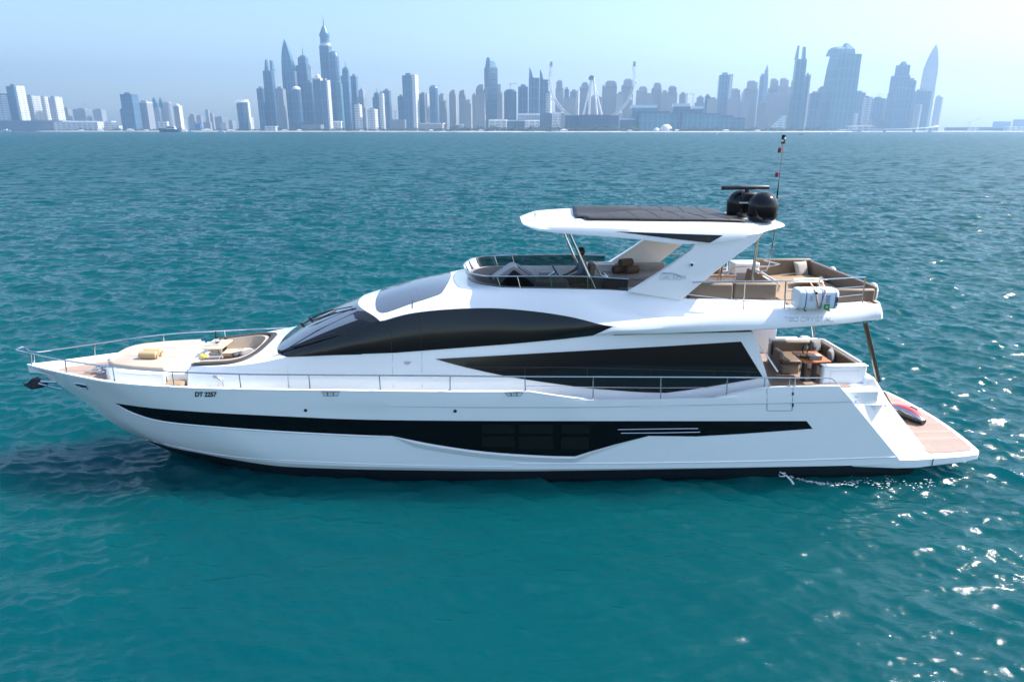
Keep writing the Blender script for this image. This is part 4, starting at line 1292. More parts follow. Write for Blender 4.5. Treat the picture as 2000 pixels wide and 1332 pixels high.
# ------------------------------------------------------------------ aft cockpit
rbox('cockpit_sole', (7.4, 0, 2.115), (3.4, 4.4, .03), M['teak'], yacht, 0)
rbox('sofa_shell', (8.15, .80, 2.42), (1.35, .16, .62), M['gel'], yacht, .04)
bench('cockpit_sofa_back', (8.15, .68, 2.60), (1.32, .14, .42), M['taupe'])
bench('cockpit_sofa_back', (8.92, -.28, 2.60), (.16, 2.1, .44), M['taupe'])
mb = MB(); mb.tube([(7.46, .78, 2.80), (8.85, .78, 2.80), (9.0, .65, 2.81), (9.02, -.3, 2.81), (9.02, -1.3, 2.81)], .05, 8); mb.build('sofa_capping', M['gel'], yacht)
bench('cockpit_sofa_seat', (8.1, .36, 2.46), (1.2, .5, .14), M['taupe'])
bench('cockpit_sofa_seat', (8.62, -.35, 2.46), (.45, 1.9, .14), M['taupe'])
bench('cockpit_sofa_base', (8.1, .38, 2.26), (1.15, .48, .27), M['gel'])
bench('cockpit_sofa_base', (8.62, -.35, 2.26), (.42, 1.9, .27), M['gel'])
bench('armchair_seat', (7.72, .05, 2.46), (.55, .6, .13), M['taupe'])
bench('armchair_base', (7.72, .05, 2.25), (.5, .55, .28), M['taupel'])
bench('armchair_back', (7.50, .18, 2.46), (.12, .5, .5), M['taupel'])
ck = [uv(1546, 687, 2.78), uv(1594, 686, 2.78), uv(1624, 706, 2.78), uv(1571, 708.5, 2.78)]
mb = MB(); mb.prism([(u, v, 2.75) for u, v in ck], (0, 0, .035)); ct = mb.build('cockpit_table', M['table'], yacht, bevel=.008)
for du in (-.14, .14):
    rbox('table_leg', (7.97 + du, -.72, 2.44), (.07, .2, .62), M['dgrey'], ct, .01)
bu = P(1639, 730, 1.55)
rbox('bar_unit', (8.36, -1.72, 2.50), (1.12, .16, .76), M['gel'], yacht, .035)
rbox('bar_top', (8.36, -1.71, 2.895), (1.16, .21, .03), M['gel'], yacht, .015)
rbox('bar_door', (8.36, -1.80, 2.50), (.74, .02, .56), M['white'], yacht, .008)
rbox('far_bulwark_panel', (7.1, 1.7, 2.55), (1.9, .08, .98), M['gel'], yacht, .02)
rbox('side_capping', (7.4, -2.34, 2.59), (1.6, .18, .03), M['teak'], yacht, .008)
mb = MB(); a_, b_ = P(1484, 674, 1.9), P(1519, 726, 2.0); mb.tube([nv(a_), nv(b_)], .02, 8); mb.build('door_rail', M['white'], yacht)
mb = MB()                                              # transom moulding stepping down to the platform
prof = [(8.0, 2.12), (8.0, 2.50), (9.06, 2.50), (9.18, 2.44), (9.85, 1.55), (9.95, 1.0), (9.95, .58), (8.0, .58)]
for v0, v1 in ((-1.72, -.9), (.9, 1.72)):
    pass
prof2 = [(8.8, 2.1), (8.85, 2.62), (9.12, 2.60), (9.85, 1.62), (10.02, 1.2), (10.02, .58), (8.6, .58), (8.6, 2.1)]
mb.prism([(u, -1.86, z) for u, z in prof2], (0, 3.72, 0)); mb.build('transom', M['gel'], yacht, bevel=.05, angle=35)
for s in (1, -1):
    rbox('quarter_step', (8.35, -2.08 * s, 2.16), (1.3, .5, .55), M['gel'], yacht, .03)
    rbox('quarter_deck', (8.9, -2.02 * s, 1.90), (.9, .36, .45), M['gel'], yacht, .03)
    mb = MB(); uu = P(1697, 784, 2.3)[0]
    for k in (-.04, .04): mb.tube([(uu + k, -2.25 * s, 2.12), (uu + k, -2.25 * s, 2.27)], .018, 8)
    mb.build('stern_cleat', M['steel'], yacht)
    mb = MB(); c0 = P(1672, 775, 2.3); mb.lathe([(.07, 0), (.05, .05), (.05, .12), (.08, .15)], 14, (c0[0], -2.28 * s, 2.14)); mb.build('stern_fairlead', M['chrome'], yacht)
    mb = MB(); mb.prism([(9.38, -1.83 * s, 2.20), (9.46, -1.83 * s, 2.20), (9.95, -1.88 * s, 1.45), (9.95, -1.88 * s, 1.30)], (0, .02, 0)); mb.build('boarding_rail', M['dgrey'], yacht)
    if s > 0: p, q = P(1690, 630, 1.9), P(1716, 746, 1.9)
    else: p, q = (8.9, 1.85, 4.1), (9.35, 1.85, 2.4)
    if s > 0: p, q = (p[0], -1.9, p[2]), (q[0], -1.9, q[2])
    mb = MB()
    rows = [[(c[0] + dx, c[1] + dy, c[2]) for dx, dy in ((-.05, -.04), (.05, -.04), (.05, .04), (-.05, .04))] for c in (p, q)]
    mb.loft(rows, closed=True, cap=True); mb.build('flybridge_post', M['bronze' if s > 0 else 'chrome'], yacht, bevel=.012)
# exhaust outlet
p, n = hit(BV_HULL, 1528, 912)
mb = MB(); mb.tube([(p.x - .09, p.y - .03, .30), (p.x - .05, p.y - .09, .36), (p.x + .05, p.y - .09, .36), (p.x + .09, p.y - .03, .30), (p.x + .05, p.y - .06, .25), (p.x - .05, p.y - .06, .25)], .018, 8, closed=True); mb.build('water_outlet', M['steel'], yacht)
# ------------------------------------------------------------------ the far shore: land, towers, wheel, boats
def facade(name, wall, glass, fl=12.0, bay=9.0, gz=.62, gx=.6, rough=.35):
    m, t, p = new_mat(name)
    tc = t.nodes.new('ShaderNodeTexCoord'); sp = t.nodes.new('ShaderNodeSeparateXYZ')
    t.links.new(tc.outputs['Object'], sp.inputs[0])
    def mth(op, a, b=None):
        n = t.nodes.new('ShaderNodeMath'); n.operation = op
        for i, v in enumerate((a, b)):
            if v is None: continue
            if isinstance(v, (int, float)): n.inputs[i].default_value = v
            else: t.links.new(v, n.inputs[i])
        return n.outputs[0]
    zz = mth('LESS_THAN', mth('FRACT', mth('DIVIDE', sp.outputs[2], fl)), gz)
    xy = mth('ADD', sp.outputs[0], mth('MULTIPLY', sp.outputs[1], 1.13))
    xx = mth('LESS_THAN', mth('FRACT', mth('DIVIDE', xy, bay)), gx)
    g = mth('MULTIPLY', zz, xx)
    oi = t.nodes.new('ShaderNodeObjectInfo')
    n = t.nodes.new('ShaderNodeTexNoise'); n.inputs['Scale'].default_value = .03
    t.links.new(tc.outputs['Object'], n.inputs['Vector'])
    g = mth('MULTIPLY', g, mth('ADD', mth('MULTIPLY', n.outputs[0], .7), .55))
    mx = t.nodes.new('ShaderNodeMix'); mx.data_type = 'RGBA'
    mx.inputs[6].default_value = (*wall, 1); mx.inputs[7].default_value = (*glass, 1)
    t.links.new(g, mx.inputs[0])
    hv = t.nodes.new('ShaderNodeHueSaturation')
    t.links.new(mth('ADD', mth('MULTIPLY', oi.outputs['Random'], .35), .8), hv.inputs['Value'])
    t.links.new(mx.outputs[2], hv.inputs['Color'])
    t.links.new(hv.outputs[0], p.inputs['Base Color'])
    p.inputs['Roughness'].default_value = rough
    return m
F = {
 'stone': facade('sandstone_facade', (.37, .35, .33), (.17, .18, .19), 7.5, 8, .5, .55, .7),
 'white': facade('white_balcony_facade', (.74, .73, .70), (.26, .28, .30), 9, 22, .45, .7, .6),
 'glass': facade('blue_glass_facade', (.10, .19, .28), (.05, .10, .16), 40, 13, .86, .6, .3),
 'grey': facade('grey_facade', (.30, .31, .33), (.15, .17, .19), 8, 10, .5, .5, .5),
 'teal': facade('teal_glass_facade', (.11, .24, .29), (.06, .15, .19), 36, 17, .9, .7, .25),
 'dark': facade('dark_glass_facade', (.06, .10, .15), (.035, .065, .095), 11, 12, .7, .7, .3),
}
M['roofw'] = mat('white_roof', (.78, .77, .74), .6)
M['sandb'] = mat('beach_sand', (.46, .40, .31), .9, var=.15, bscale=.05)
M['landm'] = mat('dry_land', (.30, .26, .20), .9, var=.3, bscale=.01)
M['leaf'] = mat('belt_foliage', (.045, .085, .045), .8, var=.4, bscale=.05)
def wx(px, py, Y):
    d = ray(px, py); return d[0] / d[1] * Y, CAM_H + d[2] / d[1] * Y
GZ = 3.0
def sect(mb, secs, n4=True, rot=0.0, nseg=4, square=True):
    """stack of plan sections (z, half x, half y, offset x, twist)"""
    rows = []
    for s in secs:
        z, hx, hy = s[:3]; ox = s[3] if len(s) > 3 else 0; tw = s[4] if len(s) > 4 else 0
        if square: base = [(-hx, -hy), (hx, -hy), (hx, hy), (-hx, hy)]
        else: base = [(hx * math.cos(a), hy * math.sin(a)) for a in [2 * math.pi * k / nseg for k in range(nseg)]]
        c, sn = math.cos(tw), math.sin(tw)
        rows.append([(ox + x * c - y * sn, x * sn + y * c, z) for x, y in base])
    mb.loft(rows, closed=True, cap=True)
GRP = 'towers of the hazy skyline'
def tower(style, xl, xr, yt, D, tone, label, yaw=12, crown=None, dep=.8, cat='tower', group=GRP, name=None):
    X0, z = wx(xl, yt, D); X1, _ = wx(xr, yt, D)
    H = z - GZ; wpx = X1 - X0
    th = R(-yaw); w_ = wpx / (math.cos(th) + dep * abs(math.sin(th)))
    hx, hy = w_ / 2, w_ * dep / 2
    t = thing(name or 'skyscraper', label, cat, ((X0 + X1) / 2, D, GZ), th, group)
    f = F[tone]
    def part(n_, secs, m=f, **k):
        mb = MB(); sect(mb, secs, **k); return mb.build(n_, m, t, smooth=not k.get('square', True), angle=40)
    rw = M['roofw']
    if style == 'slab':
        part('tower_body', [(0, hx, hy), (H * .965, hx, hy)])
        part('roof_parapet', [(H * .965, hx * 1.01, hy * 1.01), (H, hx * 1.01, hy * 1.01)], rw if crown == 'w' else f)
        part('plant_room', [(H, hx * .5, hy * .5), (H * 1.0 + min(9, H * .05), hx * .5, hy * .5)], F['grey'])
    elif style == 'side':                                  # dark face with a white bay column on the right
        part('tower_body', [(0, hx * .74, hy, -hx * .26), (H * .985, hx * .74, hy, -hx * .26)])
        part('side_bay', [(0, hx * .25, hy * .96, hx * .74), (H, hx * .25, hy * .96, hx * .74)], F['white'])
        part('plant_room', [(H * .985, hx * .4, hy * .5, -hx * .2), (H * 1.03, hx * .4, hy * .5, -hx * .2)], F['grey'])
    elif style == 'jbr':
        q = .5 + .5 * math.sin(xl * 1.7); lo = .78 + .1 * q; sh_ = (q - .5) * .3 * hx
        part('tower_body', [(0, hx, hy), (H * lo, hx, hy)])
        part('upper_shaft', [(H * lo, hx * .74, hy * .8, sh_), (H * .955, hx * .74, hy * .8, sh_)])
        part('tower_crown', [(H * .955, hx * .58, hy * .6, sh_), (H * .985, hx * .55, hy * .55, sh_), (H, hx * .36, hy * .4, sh_)], F['grey'])
        for k in (-1, 1): part('corner_turret', [(H * lo, hx * .14, hy * .9, k * hx * .84), (H * (lo + .035), hx * .12, hy * .9, k * hx * .84)], f)
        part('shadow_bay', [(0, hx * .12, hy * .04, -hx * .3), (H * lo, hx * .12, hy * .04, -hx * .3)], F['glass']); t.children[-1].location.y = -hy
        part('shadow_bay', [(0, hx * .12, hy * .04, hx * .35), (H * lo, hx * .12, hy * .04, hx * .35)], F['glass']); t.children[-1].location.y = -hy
    elif style == 'round':
        part('tower_body', [(0, hx, hy), (H * .93, hx, hy)], square=False, nseg=18)
        part('tower_crown', [(H * .93, hx, hy), (H * .975, hx * .8, hy * .8), (H, hx * .4, hy * .4)], crown and rw or f, square=False, nseg=18)
    elif style == 'dome':
        part('tower_body', [(0, hx * .9, hy * .9), (H * .90, hx * .9, hy * .9)])
        part('cornice', [(H * .90, hx, hy), (H * .925, hx, hy)], rw)
        part('dome', [(H * .925, hx * .62, hy * .62), (H * .955, hx * .58, hy * .58), (H * .98, hx * .42, hy * .42), (H, hx * .1, hy * .1)], rw, square=False, nseg=16)
        part('side_bay', [(0, hx * .06, hy * .8, hx * .94), (H * .9, hx * .06, hy * .8, hx * .94)], rw)
    elif style == 'ogive':
        part('tower_body', [(0, hx, hy), (H * .55, hx, hy), (H * .68, hx * .97, hy, -.02 * hx)])
        part('tower_crown', [(H * .68, hx * .95, hy * .9, -.04 * hx), (H * .78, hx * .8, hy * .8, -.14 * hx), (H * .88, hx * .55, hy * .6, -.24 * hx), (H * .96, hx * .25, hy * .3, -.32 * hx), (H, hx * .05, hy * .06, -.34 * hx)], F['teal'])
        part('side_bay', [(0, hx * .1, hy * .5, hx * .98), (H * .66, hx * .1, hy * .5, hx * .98)], rw)
    elif style == 'needle':
        part('tower_body', [(0, hx, hy), (H * .45, hx * .98, hy * .98), (H * .72, hx * .92, hy * .92)])
        part('tower_crown', [(H * .72, hx * .92, hy * .92), (H * .84, hx * .66, hy * .7, hx * .1), (H * .93, hx * .36, hy * .4, hx * .2), (H, hx * .04, hy * .05, hx * .26)])
    elif style == 'spire':
        part('tower_body', [(0, hx, hy), (H * .78, hx, hy)])
        part('setback', [(H * .78, hx * .75, hy * .8, .15 * hx), (H * .87, hx * .7, hy * .7, .15 * hx), (H * .9, hx * .3, hy * .3, .2 * hx)])
        part('spire', [(H * .9, hx * .1, hy * .1, .2 * hx), (H, hx * .02, hx * .02, .2 * hx)], F['grey'])
    elif style == 'princess':
        part('tower_body', [(0, hx * .92, hy * .92), (H * .74, hx * .92, hy * .92)])
        part('lower_ring', [(H * .74, hx, hy), (H * .765, hx, hy)], rw, square=False, nseg=20)
        part('ring_drum', [(H * .765, hx * .9, hy * .9), (H * .82, hx * .9, hy * .9)], F['glass'], square=False, nseg=20)
        part('upper_ring', [(H * .82, hx, hy), (H * .845, hx, hy)], F['teal'], square=False, nseg=20)
        part('dome', [(H * .845, hx * .85, hy * .85), (H * .875, hx * .6, hy * .6), (H * .91, hx * .22, hy * .22)], F['teal'], square=False, nseg=16)
        part('spire', [(H * .91, hx * .1, hy * .1), (H, hx * .02, hy * .02)], F['grey'])
        part('side_bay', [(0, hx * .1, hy * .5, hx * .93), (H * .45, hx * .1, hy * .5, hx * .93)], rw)
    elif style == 'fins':
        part('tower_body', [(0, hx, hy), (H * .5, hx * .98, hy), (H * .84, hx * .9, hy * .9)])
        part('tall_fin', [(H * .84, hx * .22, hy * .8, -hx * .68), (H, hx * .10, hy * .5, -hx * .55)])
        part('tall_fin', [(H * .84, hx * .25, hy * .8, hx * .62), (H * .985, hx * .2, hy * .5, hx * .5)], F['teal'])
        part('glass_bay', [(0, hx * .3, hy * .1, hx * .3), (H * .84, hx * .26, hy * .1, hx * .3)], F['teal'])
        t.children[-1].location.y = -hy
    elif style == 'twist':
        part('tower_body', [(H * .86 * k / 12, hx * (1.0 - .1 * k / 12), hy * (1 - .1 * k / 12), 0, R(4) * k) for k in range(13)])
        part('tower_crown', [(H * .86, hx * .8, hy * .8, 0, R(48)), (H * .95, hx * .55, hy * .6, -hx * .1, R(56)), (H, hx * .35, hy * .3, -hx * .3, R(60))], F['teal'])
    elif style == 'wave':                                  # broad tower with a scooped crown
        part('tower_body', [(0, hx, hy), (H * .5, hx * .99, hy), (H * .72, hx * .93, hy, .05 * hx), (H * .86, hx * .86, hy, .12 * hx)])
        part('crown_left', [(H * .86, hx * .42, hy * .9, -.32 * hx), (H * .93, hx * .36, hy * .8, -.28 * hx), (H * .955, hx * .3, hy * .5, -.2 * hx)], F['teal'])
        part('crown_right', [(H * .86, hx * .40, hy * .9, .54 * hx), (H * .93, hx * .36, hy * .7, .56 * hx), (H, hx * .05, hy * .2, .46 * hx)], F['teal'])
        part('glass_bay', [(0, hx * .3, hy * .06, -.2 * hx), (H * .86, hx * .2, hy * .06, -.1 * hx)], F['dark']); t.children[-1].location.y = -hy
    elif style == 'blade':                                 # slab with a raised blade on one edge
        part('tower_body', [(0, hx, hy), (H * .84, hx, hy)])
        part('roof_blade', [(H * .84, hx * .4, hy * .8, -hx * .58), (H * .93, hx * .25, hy * .7, -hx * .72), (H, hx * .05, hy * .4, -hx * .92)])
    elif style == 'step':
        part('tower_body', [(0, hx, hy), (H * .55, hx, hy)])
        part('middle_shaft', [(H * .55, hx * .82, hy * .9, -hx * .15), (H * .8, hx * .82, hy * .9, -hx * .15)])
        part('upper_shaft', [(H * .8, hx * .6, hy * .7, -hx * .05), (H * .95, hx * .6, hy * .7, -hx * .05)])
        part('tower_crown', [(H * .95, hx * .35, hy * .4, -hx * .05), (H, hx * .15, hy * .2, -hx * .05)], rw if crown == 'w' else f)
    elif style == 'visor':
        part('tower_body', [(0, hx * .8, hy), (H * .86, hx * .86, hy)], square=False, nseg=18)
        part('roof_visor', [(H * .90, hx * 1.05, hy * 1.1, -hx * .1), (H, hx * .7, hy * .8, hx * .25)], rw, square=False, nseg=18)
        part('neck', [(H * .86, hx * .7, hy * .8), (H * .90, hx * .7, hy * .8)], F['grey'], square=False, nseg=18)
        part('side_bay', [(0, hx * .12, hy * .5, hx * .86), (H * .93, hx * .12, hy * .5, hx * .9)], rw)
    elif style == 'block':
        part('walls', [(0, hx, hy), (H * .88, hx, hy)])
        part('flat_roof', [(H * .88, hx * 1.02, hy * 1.02), (H, hx * 1.02, hy * 1.02)], rw if crown == 'w' else F['dark'] if crown == 'd' else f)
        n = max(2, int(wpx / 18))
        if crown in ('w', 'd') and wpx > 30:
            for k in range(n):
                part('pilaster', [(0, 1.6, 1.2, -hx + (k + .5) * 2 * hx / n), (H * .88, 1.6, 1.2, -hx + (k + .5) * 2 * hx / n)], rw); t.children[-1].location.y = -hy - .6
    elif style == 'sail':
        mb = MB(); mb.prism([(-hx, -hy, 0), (hx, -hy, 0), (hx, -hy, H)], (0, 2 * hy, 0)); mb.build('sail_wall', F['white'], t, smooth=False)
        mb = MB(); mb.prism([(hx, -hy * 1.05, 0), (hx * 1.1, -hy * 1.05, 0), (hx * 1.1, -hy * 1.05, H * 1.04), (hx, -hy * 1.05, H)], (0, 2.1 * hy, 0)); mb.build('edge_fin', rw, t, smooth=False)
    return t
T_ = tower
NEAR, MID, FAR, LEFT = 2450, 3000, 3700, 3100
T_('slab', -14, 20, 187, LEFT, 'white', 'cream banded block with white roof cut by the left edge of the photo', 10, 'w')
T_('side', 15, 44, 168, LEFT, 'glass', 'tallest tower at the far left, blue side and two white bays', 16)
T_('side', 48, 76, 188, LEFT + 60, 'white', 'white balcony tower just right of the tallest far-left tower', 22)
T_('side', 77, 96, 190, LEFT + 120, 'white', 'middle white balcony tower of the far-left trio', 22)
T_('side', 95, 119, 190, LEFT + 60, 'white', 'right-hand white balcony tower of the far-left trio', 22)
T_('block', 2, 128, 236, LEFT - 60, 'grey', 'long low podium under the white towers at far left', 0, None, .2, 'podium', None, 'podium_block')
T_('slab', 124, 136, 212, FAR, 'stone', 'small hazy block right of the far-left white trio', 8)
T_('slab', 147, 174, 214, FAR, 'grey', 'wide grey hazy block above the curved white arena', 6)
T_('slab', 184, 203, 215, FAR, 'grey', 'small grey hazy block right of the wide one, above the arena', 6)
T_('block', 130, 214, 237, LEFT, 'white', 'low white arena with flat pale roof on the left shore', 0, 'w', .5, 'arena', None, 'arena')
T_('slab', 238, 265, 185, LEFT, 'glass', 'plain blue glass slab tower standing alone left of the banded grey block', 8)
T_('slab', 235, 244, 214, LEFT + 80, 'glass', 'narrow low blue slab tucked against the plain blue tower', 8)
T_('slab', 271, 295, 200, LEFT + 60, 'grey', 'grey banded block with white cap right of the plain blue tower', 14, 'w')
T_('ogive', 296, 308, 190, FAR, 'grey', 'left of the two hazy twin towers with pointed crowns', 0)
T_('ogive', 309, 320, 190, FAR + 30, 'grey', 'right of the two hazy twin towers with pointed crowns', 0)
T_('round', 319, 334, 198, FAR, 'grey', 'hazy round-topped tower beside the pointed twins', 0)
T_('dome', 338, 354, 203, LEFT, 'stone', 'beige tower with curved dark side standing alone on the left shore', 18)
for i, (a, b, c, l) in enumerate(((352, 362, 234, 'low hazy block right of the lone beige tower'), (368, 386, 222, 'stepped beige block behind the dark blue box on the shore'), (384, 396, 227, 'small pale block right of the stepped beige block'), (401, 409, 216, 'thin hazy tower rising from the low left shore'), (410, 418, 222, 'thin pale block beside the thin hazy tower'), (420, 444, 229, 'broad hazy block left of the tower with the white visor'), (446, 460, 236, 'low dark block at the foot of the tower with the white visor'))):
    T_('slab' if i != 1 else 'step', a, b, c, FAR - 50 * (i % 3), ('grey', 'stone', 'grey')[i % 3], l, 5 + 4 * i)
T_('visor', 459, 485, 195, LEFT, 'glass', 'round tower with white visor roof and white curved right edge', 0)
T_('slab', 484, 494, 229, LEFT + 50, 'white', 'narrow pale block right of the tower with the white visor', 20)
# the dense cluster
T_('slab', 502, 516, 174, MID, 'glass', 'flat-topped blue tower at the left end of the tall cluster', 10)
T_('fins', 515, 535, 117, MID + 40, 'glass', 'slim tower with two pointed fins on top, left in the tall cluster', 6)
T_('slab', 538, 556, 174, MID, 'grey', 'flat block between the finned tower and the flame-topped tower', 8)
T_('ogive', 547, 572, 78, MID + 80, 'glass', 'tall flame-topped tower with one white edge', 4)
T_('slab', 571, 580, 142, MID + 160, 'grey', 'narrow flat tower just right of the flame-topped tower', 6)
T_('spire', 576, 600, 92, MID + 120, 'glass', 'blue stepped tower with short spire between flame and ringed towers', 8)
T_('slab', 601, 608, 131, FAR, 'stone', 'thin pale far tower behind the domed tower', 6)
T_('round', 568, 588, 169, MID - 60, 'glass', 'blue tower with rounded white cap in front of the spired tower', 10, 'w')
T_('slab', 598, 611, 162, MID - 20, 'glass', 'dark blue flat tower left of the white domed tower', 8)
T_('dome', 609, 631, 145, MID - 80, 'glass', 'blue tower with white dome and white right edge', 16)
T_('princess', 619, 642, 30, MID + 100, 'glass', 'tallest tower of the skyline with ringed top, dome and spire', 8)
T_('side', 627, 644, 157, MID - 100, 'glass', 'blue tower with white sloping right edge below the tallest tower', 16)
T_('round', 639, 662, 101, MID + 20, 'glass', 'broad flat round-topped tower right of the tallest tower', 8)
T_('slab', 656, 668, 163, MID - 40, 'teal', 'lower pale-edged block right of the round-topped tower', 18)
T_('spire', 664, 681, 118, MID, 'glass', 'tapering blue tower with curved pale side at the cluster right end', 6)
T_('slab', 685, 698, 150, MID + 60, 'glass', 'slim blue tower with open top, right of the tapering tower', 14)
T_('slab', 692, 706, 205, MID - 140, 'white', 'low white block before the stepped tower right of the cluster', 18, 'w')
T_('step', 697, 716, 173, MID + 20, 'grey', 'stepped tower with rounded crown right of the tall cluster', 16)
T_('slab', 718, 737, 214, MID - 140, 'white', 'low white block with slanted cap below the antenna tower', 18, 'w')
T_('spire', 727, 741, 172, MID, 'glass', 'blue tower with small antenna, left of a white balcony tower', 8)
T_('slab', 740, 750, 183, MID - 40, 'white', 'slim white balcony tower beside the small antenna tower', 20)
T_('slab', 748, 763, 178, MID, 'glass', 'blue glass tower with ribbed top closing the antenna group', 10)
T_('slab', 777, 790, 189, MID, 'glass', 'lower blue block leaning on the tall white-capped slab', 6)
T_('side', 786, 816, 147, MID - 60, 'glass', 'tall blue slab with white cap and white right edge', 12, 'w')
T_('side', 818, 838, 183, MID - 20, 'dark', 'tower split into dark blue left and white right halves', 22)
T_('round', 837, 856, 167, MID - 40, 'glass', 'blue tower with curved glass crown and thin mast', 8)
JB = 'look-alike stone residential towers'
for a, b, c, y_, l in ((857, 872, 183, 0, 'stone tower with dark bowed crown right of the curved glass one'), (877, 892, 176, 30, 'stone tower with dark belt halfway, left of its slimmer twin'), (896, 911, 176, 0, 'slim stone tower with a lit right edge and thin mast'), (907, 922, 195, -60, 'lower stone tower before the slim one with lit edge'),
    (929, 949, 165, 0, 'broad stone tower left of the dark broken-crowned tower'), (968, 983, 165, 40, 'stone tower right of the dark broken-crowned tower')):
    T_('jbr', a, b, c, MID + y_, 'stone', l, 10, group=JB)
T_('slab', 922, 930, 186, MID + 200, 'grey', 'thin grey tower left of the broad stone tower', 8)
T_('twist', 946, 971, 113, MID - 120, 'dark', 'tall dark tower with broken open crown in mid skyline', 8)
T_('round', 983, 1010, 175, NEAR + 300, 'dark', 'dark blue rounded glass block under a crane', 8)
T_('slab', 1012, 1032, 170, NEAR + 330, 'glass', 'blue glass block with pale triangular notch at top', 10)
T_('blade', 1033, 1054, 133, NEAR + 300, 'glass', 'blue tower with pale blade on top, left of the wheel', 4)
T_('blade', 1054, 1072, 137, NEAR + 340, 'glass', 'second bladed blue tower, against the wheel left rim', 4)
T_('slab', 1066, 1078, 183, NEAR + 280, 'white', 'lit white shaft right of the bladed towers', 24)
for a, b, c, l in ((1085, 1102, 157, 'stone tower inside the left half of the wheel with slanted roof'), (1132, 1151, 161, 'stone tower behind the left leg of the wheel'), (1176, 1206, 158, 'wide stone tower between wheel legs and right rim'), (1214, 1238, 154, 'tallest stone tower inside the right rim of the wheel'),
    (1243, 1265, 169, 'first stone tower right of the wheel'), (1273, 1293, 162, 'second and tallest stone tower right of the wheel'), (1303, 1324, 168, 'third stone tower right of the wheel')):
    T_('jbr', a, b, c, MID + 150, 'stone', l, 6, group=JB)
T_('slab', 1102, 1112, 175, MID + 260, 'glass', 'thin glassy tower inside the wheel, second from its left rim', 6)
T_('side', 1113, 1133, 178, MID + 200, 'grey', 'flat grey and white tower behind the left wheel leg', 14)
for a, b, c, l in ((1100, 1126, 193, 'lower stone block inside the left half of the wheel'), (1150, 1176, 190, 'lower stone block framed by the wheel legs'), (1204, 1218, 184, 'lower stone block behind the right half of the wheel'), (1258, 1277, 186, 'lower stone block between first and second towers right of the wheel'), (1290, 1306, 181, 'lower stone block between second and third towers right of the wheel')):
    T_('slab', a, b, c, MID + 90, 'stone', l, 6, group=JB)
T_('side', 1326, 1345, 183, MID, 'grey', 'grey block with white frame right of the third stone tower', 14)
T_('step', 1357, 1380, 187, MID + 60, 'grey', 'low stepped grey block left of the tall flat blue tower', 8)
T_('slab', 1377, 1387, 188, MID - 60, 'dark', 'narrow dark block left of the tall flat blue tower', 6)
T_('slab', 1382, 1402, 194, MID - 80, 'stone', 'low stone block at the foot of the tall flat blue tower', 6)
T_('side', 1404, 1432, 146, MID, 'glass', 'tall flat blue tower with white right edge, right of mid skyline', 10, 'w')
for a, b, c, y_, l in ((1425, 1447, 173, 80, 'stone tower leaning on the tall flat blue tower'), (1456, 1481, 158, 90, 'tall stone tower left of the hazy round spire'), (1503, 1522, 154, 100, 'left of the stone pair before the teal finned tower'), (1521, 1541, 153, 60, 'right of the stone pair before the teal finned tower'), (1543, 1560, 157, 140, 'stone tower half hidden behind the teal finned tower')):
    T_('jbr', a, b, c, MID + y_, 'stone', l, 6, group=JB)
T_('slab', 1449, 1458, 181, FAR, 'grey', 'thin hazy block left of the tall stone tower', 6)
T_('slab', 1485, 1493, 149, MID + 300, 'glass', 'thin flat blue tower touching the hazy round spire', 4)
T_('needle', 1492, 1503, 127, FAR, 'glass', 'hazy slender spire tower behind the stone towers', 0)
T_('slab', 1420, 1446, 195, MID - 60, 'stone', 'low stone block below the tower leaning on the flat blue one', 6)
T_('slab', 1446, 1464, 200, MID - 80, 'grey', 'low grey block with lit corner below the tall stone tower', 14)
T_('slab', 1480, 1497, 200, MID - 100, 'grey', 'low dark grey block under the hazy spire', 10)
T_('slab', 1500, 1552, 185, MID - 40, 'stone', 'broad wall-like stone block under the stone pair', 2)
T_('sail', 1504, 1530, 228, NEAR + 250, 'white', 'white sail-shaped stepped building on the shore', 0, cat='building', group=None, name='sail_building')
# right-hand cluster
T_('fins', 1554, 1577, 90, NEAR + 300, 'teal', 'teal glass tower with two broken fins on top', 8)
T_('side', 1573, 1584, 147, NEAR + 340, 'glass', 'thin ribbed tower attached right of the teal finned tower', 12)
T_('slab', 1582, 1601, 183, NEAR + 380, 'glass', 'blue block with notched top left of the broad scooped tower', 8)
T_('side', 1599, 1613, 172, NEAR + 420, 'grey', 'pale framed tower behind the broad scooped tower', 8)
T_('wave', 1616, 1668, 85, NEAR + 250, 'teal', 'broad dark tower with scooped crown, biggest on the right', -4)
T_('slab', 1664, 1688, 182, MID, 'glass', 'hazy blue block right of the broad scooped tower', 4)
T_('slab', 1656, 1676, 222, NEAR + 350, 'white', 'low white-edged block at the foot of the broad scooped tower', 14)
T_('side', 1687, 1704, 190, MID - 60, 'white', 'white banded block between two hazy blue blocks', 16)
T_('slab', 1704, 1725, 193, MID, 'glass', 'hazy blue block with unfinished ragged roof and cranes', 4)
T_('slab', 1724, 1744, 196, MID + 60, 'grey', 'grey block left of the ribbed stepped tower', 4)
T_('step', 1749, 1783, 121, NEAR + 350, 'glass', 'ribbed stepped blue tower second from the right end', -6)
T_('slab', 1775, 1788, 158, NEAR + 400, 'glass', 'narrow block clinging to the right side of the ribbed stepped tower', -4)
T_('slab', 1786, 1814, 179, MID, 'glass', 'plain mid-blue slab before the pale pointed tower', 0)
T_('side', 1783, 1800, 205, NEAR + 330, 'grey', 'low block with white fin before the plain mid-blue slab', 8)
T_('needle', 1815, 1837, 87, FAR, 'grey', 'pale pointed tower at the right end of the skyline', 0)
T_('round', 1829, 1843, 186, FAR + 50, 'grey', 'low hazy round-topped tower right of the pale pointed tower', 0)
